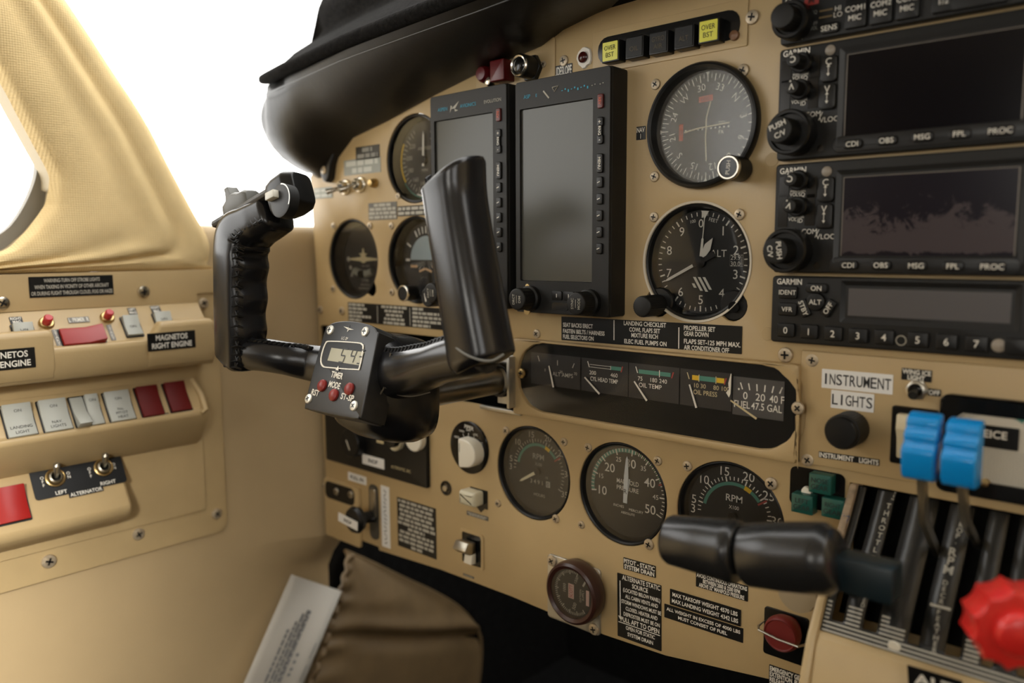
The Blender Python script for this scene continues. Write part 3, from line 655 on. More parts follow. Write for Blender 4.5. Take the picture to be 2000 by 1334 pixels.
# ------------------------------------------------------------------ twin flat displays
def aspen(name, label, u0, u1, v0, v1, second):
    hh = .0203; t = thing(name, label, 'display', PAN, (u0+u1)/2, (v0+v1)/2, 0, 'tall flat displays'); W, H = u1-u0, v1-v0
    CASE = mat('display_case', (.014, .014, .0135), .5, bump=.1, bscale=1600, spec=.3)
    b = MB(); b.rbox(0, 0, W, H, 0, hh-.0022, .0022, .0008); b.build('case', CASE, t)
    # raised border around the recessed screen
    sw, sh = W*.765, H*.735; sx, sy = -W*.058, H*.012
    b = MB()
    o = rrect(0, 0, W-.0006, H-.0006, .0022, 4); i_ = rrect(sx, sy, sw, sh, .0012, 4)
    b.rings([[(x, y, hh-.003) for x, y in o], [(x, y, hh-.0006) for x, y in o], [(x*.99, y*.995, hh) for x, y in o], [(x+(x-sx)*.012, y+(y-sy)*.01, hh) for x, y in i_], [(x, y, hh-.0026) for x, y in i_]], (False, False)); b.build('bezel', CASE, t)
    b = MB(); b.rect(sx, sy, sw+.0004, sh+.0004, hh-.0020); b.build('screen', SCRN, t)
    kx = W*.408
    def key(y, w_, h_, txt, m=BLS, lm=WHT, rot=0, cap=.0022):
        b = MB(); b.rbox(kx, y, w_, h_, hh-.0002, hh+.0016, .0012, .0006); k = b.build('key', m, t)
        bb = MB()
        if txt == '/': bb.rect(kx-.0005, y, .0026, .0006, hh+.0018, .35)
        else: bb.text(txt, kx, y, cap, hh+.0018, rot=rot, bold=.01, fit=h_*.85)
        bb.build('key_lettering', lm, k)
    key(H*.365, .0048, .0100, 'REV', MRED, FLAG, -PI/2)
    key(H*.285, .0050, .0066, '+', cap=.003); key(H*.250, .0034, .0095, 'RNG', rot=-PI/2, cap=.0022); key(H*.216, .0050, .0066, '-', cap=.003)
    key(H*.122, .0050, .0135, 'MENU', rot=-PI/2)
    for k in range(5): key(H*(.047-.0665*k), .0050, .0078, '/')
    b = MB()
    for i in range(3): b.rbox(-.0125+.0115*i+.010, -H*.418, .0098, .0070, hh-.0002, hh+.0010, .0012, .0004)
    k = b.build('softkey_row', BLS, t); b = MB()
    for i in range(3): b.rect(-.0125+.0115*i+.010, -H*.418, .0006, .0028, hh+.0012)
    b.build('softkey_marks', WHT, k)
    b = MB(); b.rbox(.0, -H*.465, .016, .006, hh-.0002, hh+.0002, .002); b.build('card_slot', BLG, t)
    for sx_, tx in ((-1, ('DRCT', 'DIM')), (1, ('SYNC', 'MODE'))):
        x, y = sx_*W*.315, -H*.435-(.001 if sx_ > 0 else 0)
        b = MB(); b.lathe([(.0098, hh-.001), (.0098, hh+.004), (.0085, hh+.005)], 30, x, y)
        ks = [(x+(.0085-(.0003 if i % 2 else 0))*math.cos(2*PI*i/64), y+(.0085-(.0003 if i % 2 else 0))*math.sin(2*PI*i/64)) for i in range(64)]
        b.prism(ks, hh+.004, hh+.0175, .001); kb = b.build('knob', BLK, t)
        b = MB(); b.text(tx[0], x-.003, y, .0022, hh+.0178, rot=PI/2, bold=.01, fit=.008); b.text(tx[1], x+.003, y, .0022, hh+.0178, rot=PI/2, bold=.01, fit=.008); b.rect(x, y, .0004, .006, hh+.0178); b.build('knob_lettering', DIM, kb)
    b = MB(); ty = H*.432; K = 1.0
    if not second:
        b.text('ASPEN', -W*.32, ty, .0028, hh+.0003, bold=.0, fit=.0170); b.text('AVIONICS', W*.02, ty, .0028, hh+.0003, bold=.0, fit=.0245); b.build('maker_lettering', CYAN, t)
        b = MB(); b.text('EVOLUTION', W*.33, ty, .0026, hh+.0003, bold=.0, fit=.0185); b.build('series_lettering', DIM, t); b = MB()
        b.poly([(-.0195, ty-.004), (-.0165, ty+.0010), (-.0185, ty+.0020)], hh+.0003); b.poly([(-.018, ty-.001), (-.0085, ty+.0045), (-.013, ty-.0010)], hh+.0003); b.poly([(-.0135, ty-.0035), (-.0095, ty-.0030), (-.014, ty-.0012)], hh+.0003); b.build('emblem', DIM, t)
    else:   # the print on this one is mostly rubbed away
        b.text('ASP', -W*.36, ty, .0028, hh+.0003, bold=0, fit=.0090); b.text('E', -W*.255, ty-.0002, .0022, hh+.0003, bold=0)
        for i in range(9): b.rect(W*.02+i*.0029, ty+.0008*math.sin(i*2.1), .0012, .0006+.0006*(i % 3), hh+.0003)
        b.build('maker_lettering', CYAN, t)
        b = MB(); b.rect(-.0135, ty-.0008, .0012, .0080, hh+.0003, .75); b.tube([(-.0075, ty+.0035, hh+.0003), (-.0020, ty+.0040, hh+.0003), (-.0055, ty+.0002, hh+.0003), (-.0075, ty+.0035, hh+.0003)], .00035, 5)
        for i, xx in enumerate((.029, .0315, .036, .0385)): b.rect(xx, ty+.0005*(i % 2), .0008, .0006, hh+.0003)
        b.build('worn_lettering', DIM, t)
    screw(t, -W*.36, -H*.385, hh-.0004, .0024, BRS)
    b = MB(); b.lathe([(.003, hh), (.003, hh+.001)], 12, -W*.36, -H*.492); b.build('lug', BRS, t)
aspen('flat_display', 'left tall flat display with intact blue print, partly behind the yoke grip', -.0112, .0778, -.0020, .1752, False)
aspen('flat_display', 'right tall flat display with its maker print rubbed off', .0862, .1764, -.0036, .1736, True)

# ------------------------------------------------------------------ radio stack
SU0, SU1, SH = .2922, .4520, .0065
class Unit:
    def __init__(s, name, label, cat, v0, v1):
        s.cx, s.cy = (SU0+SU1)/2, (v0+v1)/2; s.t = thing(name, label, cat, PAN, s.cx, s.cy, 0, 'radios of the centre stack')
        b = MB(); b.rbox(0, 0, SU1-SU0, v1-v0, 0, SH, .0022, .0010); b.build('faceplate', BLK, s.t); s.let = MB(); s.H = v1-v0
    def at(s, px, py, h=SH): a = PAN.pick(px, py, h); return a[0]-s.cx, a[1]-s.cy
    def key(s, px, py, w_, h_, txt, cap=.0030, rot=0, hh=.0018, r=.0014, arrows=False, round_=False):
        x, y = s.at(px, py, SH+hh); b = MB(); M = Matrix.Translation((x, y, 0)) @ Matrix.Rotation(rot, 4, 'Z')
        if round_: b.prism(circ(w_/2, 28), SH-.0005, SH+hh, .0006, M=M)
        else: b.rbox(0, 0, w_, h_, SH-.0005, SH+hh, r, .0006, M=M)
        k = b.build('key', BLS, s.t); b = MB(M)
        if arrows:
            b.text(txt, 0, h_*.28, cap, SH+hh+.0002, bold=.004); z = SH+hh+.0002
            b.poly([(-.0010, .0010), (.0010, .0010), (0, .0026)], z); b.rect(0, -.0008, .0004, .0040, z); b.poly([(-.0010, -.0026), (0, -.0042), (.0010, -.0026)], z)
        elif isinstance(txt, tuple):
            for i, q in enumerate(txt): b.text(q, 0, cap*.85*(1-2*i), cap, SH+hh+.0002, bold=.006, fit=w_*.9)
        elif txt: b.text(txt, 0, 0, cap, SH+hh+.0002, bold=.006, fit=w_*.92)
        if b.v: b.build('key_lettering', WHT, k)
    def txt(s, px, py, q, cap, m=None, fit=None, rot=0, bold=0): x, y = s.at(px, py); s.let.text(q, x, y, cap, SH+.0003, fit=fit, rot=rot, bold=bold)
    def knob(s, px, py, r, h, base=None, q=None, rot=0, mark=False):
        x, y = s.at(px, py, SH+h); n = 56
        ks = [(x+(r-(.00025 if i % 2 else 0))*math.cos(2*PI*i/n), y+(r-(.00025 if i % 2 else 0))*math.sin(2*PI*i/n)) for i in range(n)]
        b = MB(); b.prism(ks, SH-.001, SH+h, .0006); k = b.build('knob', BLK, s.t)
        if base: b = MB(); b.lathe([(base[0]*.98, SH-.001), (base[0], SH+.001), (base[0], SH+base[1]-.001), (base[0]-.0008, SH+base[1]), (base[0]-.0022, SH+base[1]), (base[0]-.0028, SH+base[1]-.002)], 48, x, y, caps=(False, False)); b.lathe([(base[0]-.002, SH+base[1]-.0022), (r-.001, SH+base[1]-.0022)], 40, x, y, caps=(False, False)); b.build('outer_ring', BLS, k)
        b = MB()
        if isinstance(q, tuple):
            for i, l in enumerate(q): d = r*.36*(1-2*i); b.text(l, x-math.sin(rot)*d, y+math.cos(rot)*d, r*.40, SH+h+.0003, rot=rot, bold=.01, fit=r*1.5)
        elif q: b.text(q, x, y, r*.85, SH+h+.0003, rot=rot, bold=.01)
        if mark: b.rect(x+r*.5*math.cos(rot+1.2), y+r*.75, r*.2, r*.2, SH+h+.0003)
        if b.v: b.build('knob_lettering', WHT, k)
    def screen(s, tl, br, m, frame=None):
        a = s.at(*tl); c = s.at(*br); x, y, W, H = (a[0]+c[0])/2, (a[1]+c[1])/2, c[0]-a[0], a[1]-c[1]
        b = MB(); o = rrect(x, y, W+.009, H+.009, .001, 3); i_ = rrect(x, y, W, H, .0006, 3)
        b.rings([[(p, q, SH-.0005) for p, q in o], [(p, q, SH+.0007) for p, q in o], [(p, q, SH-.0004) for p, q in i_]], (False, False), M=None); b.build('screen_frame', BLS, s.t)
        b = MB(); b.rect(x, y, W, H, SH+.00015); sc = b.build('screen', m, s.t)
        if frame: b = MB(); b.rect(x-W/2, y, .0005, H, SH+.0003); b.rect(x, y+H/2, W, .0004, SH+.0003); b.rect(x+W/2, y, .0006, H, SH+.0003); b.build('screen_edge', frame, sc)
        return sc
    def sensor(s, px, py, r, m=None): x, y = s.at(px, py); b = MB(); b.lathe([(r, SH-.0003), (r, SH+.0004), (r*.7, SH+.0010), (.0001, SH+.0012)], 24, x, y); b.build('light_sensor', m or mat('sensor_lens', (.30, .26, .21), .4), s.t)
    def done(s): s.let.build('lettering', WHT, s.t)
EDGE = mat('screen_edge_metal', (.16, .14, .12), .4, metal=.6)
def gns(label, v0, v1, P):
    U = Unit('navigation_radio', label, 'radio', v0, v1)
    U.screen(P['scr'][0], P['scr'][1], P['sm'], EDGE)
    U.txt(*P['name'], 'GARMIN', .0034, fit=.0165, bold=.02)
    U.sensor(*P['sens'], .0030)
    for (px, py), q in zip(P['keys'], 'CV'): U.key(px, py, .0098, .0150, q, .0038, arrows=True, hh=.0024, r=.0024)
    for (px, py), q in zip(P['small'], 'CV'): U.knob(px, py, .0042, .0145, (.0062, .004), q, P['rot'], True)
    for px, py, w_, h_ in P['slots']:
        x, y = U.at(px, py); b = MB(); b.rbox(x, y, w_, h_, SH-.0002, SH+.0003, .0004); b.build('tool_slot', BLG, U.t)
    (a, b_), (c, d), (e, f), (g, h) = P['print']
    U.txt(a, b_-3, 'PWR', .0014, fit=.0044); U.txt(a, b_+3, 'VOL', .0022, fit=.0052); U.txt(c, d-4, 'PUSH', .0014, fit=.0050); U.txt(c, d+3, 'SQ', .0024)
    U.txt(e, f, 'VOL', .0023, fit=.0052); U.txt(g, h-4, 'PUSH', .0014, fit=.0050); U.txt(g, h+3, 'ID', .0024)
    x, y = P['cv']; U.txt(x-14, y-4, 'COM', .0030, fit=.0092); U.txt(x+17, y+6, 'VLOC', .0030, fit=.0118); X, Y = U.at(x+1, y); U.let.rect(X, Y, .0004, .0052, SH+.0003, -.45)
    U.knob(*P['big'], .0078, .0245, (.0135, .0120), ('PUSH', 'C/V'), P['bigrot'])
    a = U.at(*P['row'][0]); c = U.at(*P['row'][4]); b = MB(); b.rbox((a[0]+c[0])/2+.001, (a[1]+c[1])/2, c[0]-a[0]+.024, .0096, SH-.0003, SH+.0006, .004, .0003); b.build('key_strip', BLS, U.t)
    for (px, py), q in zip(P['row'], ('CDI', 'OBS', 'MSG', 'FPL', 'PROC')): U.key(px, py, .0108 if q != 'PROC' else .0125, .0052, q, .0030, hh=.0022, r=.002)
    x, y = U.at(*P['hole']); b = MB(); b.disc(.0022, SH+.0002, 20, x, y); b.build('hole', BLG, U.t)
    U.done()
gns('upper navigation radio with a blank black screen, second unit of the stack', .0998, .1666, dict(scr=((1656, 107), (1995, 240)), sm=SCRD, name=(1556, 102), sens=(1622, 98), keys=((1618, 134), (1615, 188)), small=((1549, 116), (1546, 169)), rot=PI, slots=((1537, 140, .006, .013), (1534, 190, .006, .020), (1592, 131, .006, .013), (1588, 180, .006, .019)), print=((1556, 149), (1571, 149), (1554, 199), (1569, 199)), cv=(1602, 227), big=(1521, 253), bigrot=.35, row=((1664, 281), (1731, 274), (1801, 267), (1874, 261), (1954, 255)), hole=(1603, 290)))
gns('lower navigation radio whose screen coating has peeled into purple grey patches', .0308, .0976, dict(scr=((1649, 347), (1981, 500)), sm=None or SCR2, name=(1549, 333), sens=(1615, 335), keys=((1612, 370), (1609, 422)), small=((1543, 350), (1541, 402)), rot=PI-.3, slots=((1532, 365, .006, .012), (1529, 412, .006, .020), (1586, 365, .006, .013), (1582, 410, .006, .019)), print=((1551, 377), (1566, 377), (1548, 428), (1563, 428)), cv=(1595, 456), big=(1513, 490), bigrot=-1.45, row=((1656, 518), (1720, 518), (1789, 519), (1861, 520), (1938, 521)), hole=(1595, 519)))
U = Unit('transponder', 'transponder with digit keys and a pale grey strip screen, lowest unit of the stack', 'radio', -.0133, .0286)
U.screen((1658, 563), (1973, 632), SCR3); U.txt(1542, 550, 'GARMIN', .0034, fit=.0160, bold=.02)
U.key(1538, 571, .0118, .0082, 'IDENT', .0028); U.key(1537, 604, .0118, .0082, 'VFR', .0028); U.key(1594, 563, .0130, .0060, 'ON', .0030, r=.002); U.key(1592, 590, .0110, .011, 'ALT', .0030, round_=True, hh=.003)
U.key(1569, 602, .0110, .0062, 'STBY', .0030, rot=-1.15); U.key(1617, 602, .0110, .0062, 'OFF', .0030, rot=1.05)
for (px, py), q in zip(((1534, 645), (1579, 648), (1626, 652), (1675, 656), (1726, 659), (1792, 664), (1848, 668), (1907, 672)), '01234567'): U.key(px, py, .0112, .0088, q, .0040)
U.key(1985, 678, .0112, .0088, '', .004)
U.sensor(1951, 675, .0036); x, y = U.at(1760, 665); b = MB(); b.lathe([(.0030, SH), (.0030, SH+.0004), (.0024, SH+.0004), (.0024, SH)], 24, x, y, caps=(False, False)); b.build('lock_hole', STL, U.t); U.done()
U = Unit('audio_panel', 'black audio panel with COM MIC keys at the top of the stack', 'radio', .1690, .2022)
U.txt(1556, 74, 'PILOT', .0030, fit=.0090); U.txt(1637, 16, 'HI', .0028); U.txt(1637, 28, 'LO', .0028)
U.key(1619, 54, .0112, .0062, 'SENS', .0030, r=.002); U.knob(1527, 30, .0072, .020, (.0112, .010)); X, Y = U.at(1614, 20); b = MB(); b.rect(X, Y, .0078, .0010, SH+.0004); b.build('indicator', mat('amber_dim', (.16, .11, .04)), U.t); X, Y = U.at(1613, 33); b = MB(); b.rect(X, Y, .0078, .0010, SH+.0004); b.build('indicator', MT['amber_dim'], U.t)
for px, py, q in ((1670, 25, ('COM1', 'MIC')), (1720, 16, ('COM2', 'MIC')), (1772, 6, ('COM3', 'MIC')), (1844, -8, ('TEL', '1/2')), (1912, -20, None)): U.key(px, py, .0122 if q else .026, .0165, q, .0030, hh=.0026, r=.0014)
for px, py, q in ((1591, 24, 'SQ'), (1590, 46, 'OFF'), (1590, 55, 'VOL')):
    x, y = U.at(px, py); b = MB(); b.text(q, x, y, .0020, SH+.0003, bold=0, fit=.0034 if q == 'SQ' else .0045); b.build('faded_lettering', GREYT, U.t)
X, Y = U.at(1540, 0); U.let.text('A', X, Y, .0060, SH+.0003, bold=.01); X, Y = U.at(1586, 0); b = MB(); b.rbox(X, Y, .0085, .0060, SH-.0002, SH+.0006, .0008); b.build('marker_light', mat('red_marker', (.30, .02, .012), .4), U.t); b = MB(); b.text('M', X, Y, .004, SH+.0008); b.build('marker_lettering', MRED, U.t)
U.done()
# ------------------------------------------------------------------ smaller fittings of the panel
a = PAN.pick(1170, 93); c = PAN.pick(1447, 57); cx, cy = (a[0]+c[0])/2, (a[1]+c[1])/2
t = thing('annunciator', 'row of five warning lights, two of them yellow OVER BST, at the panel top', 'warning lights', PAN, cx, cy)
W_ = c[0]-a[0]; b = MB(); b.rbox(0, 0, W_+.010, .0295, 0, .0010, .001, .0003); b.build('mount_plate', BEI, t)
b = MB(); b.rbox(0, 0, W_, .0190, .0006, .0014, .0085); b.build('slot', BLG, t)
for (px, py), q in zip(((1192, 100), (1239, 92), (1286, 83), (1336, 72), (1384, 60)), (('OVER', 'BST'), ('OIL',), ('GYRO', 'AIR'), ('ALT',), ('OVER', 'BST'))):
    hh = .0095; x, y = PAN.pick(px, py, hh); x -= cx; y -= cy
    b = MB(); b.rbox(x, y, .0148, .0148, .0008, hh, .0006, .0005); k = b.build('light', BLS, t)
    b = MB(); b.rbox(x, y, .0128, .0128, hh-.0002, hh+.0005, .0005); b.build('lens', YEL if 'BST' in q else BLK, k)
    b = MB()
    for i, s in enumerate(q): b.text(s, x, y+(.0024*(1-2*i) if len(q) > 1 else -.001), .0032, hh+.0007, bold=0, fit=.0098 if len(s) == 4 else .007)
    b.build('lens_lettering', INK if 'BST' in q else mat('amber_faint', (.07, .05, .02)), k)
x, y = PAN.pick(1434, 69, .002); b = MB(); b.lathe([(.0034, .001), (.003, .003), (.0001, .004)], 20, x-cx, y-cy); b.build('test_button', mat('brown_button', (.20, .10, .05), .4), t)
placard(PAN, (1078, 131), (1118, 147), ['GLIDESLOPE'], 'black placard reading GLIDESLOPE above the right display', pad=.0004)
# round push light with flaking white rim
x, y = PAN.pick(1139, 112, .002); t = thing('indicator_light', 'dark red indicator with a flaking white rim, beside the GLIDESLOPE placard', 'light', PAN, x, y)
b = MB(); n = 18; ro = [(.0062+.0012*R3.random())*1.0 for _ in range(n)]
b.rings([[(ro[i]*math.cos(2*PI*i/n), ro[i]*math.sin(2*PI*i/n)*1.15, .0002) for i in range(n)], [(ro[i]*.92*math.cos(2*PI*i/n), ro[i]*.92*math.sin(2*PI*i/n)*1.15, .0016) for i in range(n)], [(.0038*math.cos(2*PI*i/n), .0038*math.sin(2*PI*i/n), .0016) for i in range(n)]], (True, False)); b.build('rim', WHT, t)
b = MB(); b.lathe([(.0040, .0005), (.0040, .0030), (.0026, .0042), (.0001, .0046)], 22); b.build('lens', mat('dark_red_lens', (.05, .008, .006), .2), t)
# small raised plate with the black knob, red guard and red button
x, y = PAN.pick(1005, 133); b = MB(); b.rbox(0, 0, .085, .036, 0, .0012, .004, .0005); t = solo('trim_plate', b, BEI, 'small raised beige plate under the glareshield edge', 'plate', PAN, x, y); screw(t, *[p-q for p, q in zip(PAN.pick(1064, 126), (x, y))], .0012, .0026)
x, y = PAN.pick(1013, 127, .018); t = thing('dimmer_knob', 'black knob with a chrome ringed front, top edge of the panel', 'knob', PAN, x, y, .0012)
b = MB(); b.prism(circ(.0105, 6), 0, .004, .0006); b.lathe([(.0088, .002), (.0088, .016), (.0080, .0165)], 26); b.build('body', BLS, t); b = MB(); b.lathe([(.0084, .0155), (.0084, .0170), (.0074, .0178), (.0062, .0172)], 28, caps=(False, False)); b.build('ring', CHR, t); b = MB(); b.lathe([(.0064, .016), (.0050, .0172), (.0001, .0176)], 24); b.build('cap', BLG, t)
x, y = PAN.pick(970, 137, .014); t = thing('switch_guard', 'square red switch guard beside the black ringed knob', 'switch guard', PAN, x, y, .0012)
b = MB(); b.rbox(0, 0, .0150, .0165, 0, .013, .001, .001); b.build('cover', mat('dark_red_plastic', (.10, .004, .006), .35), t)
x, y = PAN.pick(936, 143, .012); b = MB(); b.lathe([(.0066, 0), (.0074, .002), (.0066, .008), (.0050, .011), (.0001, .0115)], 24); solo('push_button', b, MT['dark_red_plastic'], 'round dark red button left of the red switch guard', 'button', PAN, x, y, .0)
x, y = PAN.pick(952, 158, .008); b = MB(); b.lathe([(.005, 0), (.0055, .003), (.003, .008), (.0001, .009)], 18); solo('toggle_nut', b, CHR, 'chrome switch tip under the red switch guard', 'switch', PAN, x, y, .0)
# placards
rr = random.Random(21)
placard(PAN, (1243.5, 248), (1261, 272), ['NAV', '1'], 'small black placard reading NAV 1 left of the course indicator', pad=.0005)
def check(mb, W, H):
    cx_, cy_ = (a[0]+c[0])/2, (a[1]+c[1])/2
    def L(px, py, s, al, fit):
        x, y = PAN.pick(px, py, .0004); x -= cx_; y -= cy_; mb.text(s, x*e_.x+y*e_.y, y*e_.x-x*e_.y, .0031, .0006, al, xs=fit/((tmesh(s, .022)[3]-tmesh(s, .022)[2])*.0031/.69), bold=.022)
    for px, py, s, f in ((1100, 634, 'SEAT BACKS ERECT', .0290), (1100, 646, 'FASTEN BELTS / HARNESS', .0400), (1100, 657, 'FUEL SELECTORS ON', .0298)): L(px, py, s, 'L', f)
    for px, py, s, f in ((1259, 633, 'LANDING CHECKLIST', .0360), (1259, 645, 'COWL FLAPS SET', .0262), (1259, 656, 'MIXTURE RICH', .0226), (1260, 669, 'ELEC FUEL PUMPS ON', .0360)): L(px, py, s, 'C', f)
    for px, py, s, f in ((1336, 640, 'PROPELLER SET', .0240), (1336, 651, 'GEAR DOWN', .0190), (1336, 666, 'FLAPS SET-125 MPH MAX.', .0425), (1336, 678, 'AIR CONDITIONER OFF', .0343)): L(px, py, s, 'L', f)
    for px, py in ((1199.5, 644), (1326, 661)): x, y = PAN.pick(px, py, .0004); mb.rect(x-cx_, y-cy_, .0008, .0150, .0006)
a = Vector(PAN.pick(1097, 618)); c = Vector(PAN.pick(1450, 637)); d_ = Vector(PAN.pick(1097, 664)); e_ = (c-a).normalized(); n_ = Vector((-e_.y, e_.x)); a = (a+c)/2-n_*(abs((a-d_).dot(n_))/2); c = a
placard(PAN, (1097, 618), (1450, 637), bl=(1097, 664), lines=[], label='long black LANDING CHECKLIST placard under the altimeter', extra=check)
def cols3(mb, W, H):
    for k, (x0, x1, al) in enumerate(((-.49, -.20, 'L'), (-.13, .15, 'C'), (.20, .49, 'L'))):
        fr_ = ((.62, .72, .55, .9, .5), (.95, .7, .6, .75, .8), (.4, .9, 1, .95, .6))[k]
        for i in range(5): mb.words(W*x0, W*x1, H*(.39-.195*i), H*.125, .0006, rr, al, fr_[i])
    for x in (-.165, .175): mb.rect(W*x, 0, .0008, H*.86, .0006)
placard(PAN, (680, 590), (868, 645), [], 'long black three column placard under the left gauges', extra=cols3, fg=DIM)
placard(PAN, (695, 288), (742, 308), [.45, .9], 'small black placard above the grey tape label, left of the airspeed indicator', fg=GREYT, rng=rr, al='C')
GT = mat('grey_tape', (.27, .29, .26), .5)
placard(PAN, (672, 314), (744, 336), [.9, .55], 'grey tape label with faint white print above the chrome toggles', bg=GT, fg=mat('faint_white', (.5, .52, .48)), rng=rr)
placard(PAN, (613, 368), (650, 386), [.95, .9], 'small grey tape label left of the chrome toggles', bg=GT, fg=MT['faint_white'], rng=rr)
placard(PAN, (720, 397), (776, 428), [.62, .95, 1, 1], 'four line placard below the chrome toggles', bg=mat('grey_placard', (.10, .095, .08), .5), fg=DIM, rng=rr, capk=.8)
placard(PAN, (777, 403), (838, 420), [1, 1], 'two line black placard under the airspeed indicator', fg=DIM, rng=rr)
for (px, py), lab in zip(((676, 366), (705, 361)), ('left of the two chrome toggles, beside the grey tape label', 'right of the two chrome toggles under the grey tape label')):
    x, y = PAN.pick(px, py); t = thing('toggle_switch', lab, 'switch', PAN, x, y, 0, 'chrome toggles of the left panel')
    b = MB(); b.lathe([(.0078, 0), (.0078, .0016), (.0070, .0022), (.0046, .0022)], 24, caps=(True, False)); b.lathe([(.0058, .002), (.0058, .007), (.0046, .008), (.0034, .007)], 20, caps=(False, False)); b.build('collar', CHR, t)
    b = MB(); b.lathe([(.0040, .0065), (.0001, .0066)], 16); b.build('socket', BLG, t)
    b = MB(); b.tube([(0, 0, .004), (-.0045, -.0030, .012), (-.0095, -.0048, .017)], [.0018, .0020, .0030], 12); b.build('lever', CHR, t)
x, y = PAN.pick(733, 358); b = MB(); b.lathe([(.0045, 0), (.0045, .003), (.003, .007), (.0001, .008)], 18); solo('lock_knob', b, BRS, 'small brass knob right of the chrome toggles', 'knob', PAN, x, y)
# engine cluster behind its own plate
a = PAN.pick(1013, 720); tr = PAN.pick(1563, 740); top = PAN.pick(1280, 684)[1]; bot = PAN.pick(1300, 857)[1]
u0, u1 = a[0], tr[0]; cx, cy = (u0+u1)/2, (top+bot)/2
t = thing('engine_cluster', 'long black window of five small engine gauges in a beige plate', 'gauge cluster', PAN, cx, cy)
W_, H_ = u1-u0, top-bot
wb = PAN.pick(1300, 841)[1]-cy; wt = PAN.pick(1300, 693)[1]-cy; wl = PAN.pick(1021, 725)[0]-cx; wr = PAN.pick(1566, 790)[0]-cx
win = []
rw = random.Random(4)
for x, y in rrect((wl+wr)/2, (wb+wt)/2, wr-wl, wt-wb, .0250, 11): win.append((x+rw.uniform(-.0005, .0005), y+rw.uniform(-.0005, .0005)))
PLT = rrect(0, 0, W_+.003, H_, .002, 3)
o = fill(PLT, [win], 0, .0062, 'plate', BEI, t, bevel=.0016)
b = MB(); b.prism(win, .0002, .0030); b.build('backing_window', mat('window_black', (.008, .0078, .0072), .5, spec=.15), t)
FS = mat('cluster_face', (.022, .020, .018), .55); FG = mat('fuel_face', (.070, .066, .062), .6)
fx = [PAN.pick(px, py, .004)[0]-cx for px, py in ((1036, 700), (1134, 715), (1227, 725), (1327, 740), (1430, 760), (1532, 780))]
ft = PAN.pick(1300, 716, .004)[1]-cy; fb = PAN.pick(1300, 786, .004)[1]-cy; fm, fh = (ft+fb)/2, ft-fb; z = .0036
DATA = [('ALT AMPS', ('0', '30', '70'), None, (-15, .68)), ('CYL HEAD TEMP', ('200', '', '460'), ('w', 'g', 'r'), (-51, .70)), ('OIL TEMP', ('75', '180', '240'), ('g', 'g', 'r'), (-40, .66)), ('OIL PRESS', ('10', '30', '80 100'), ('y', 'g', 'y'), (-20, .65)), ('FUEL 47.5 GAL', ('0', '20', '40 F'), None, (-62, .82))]
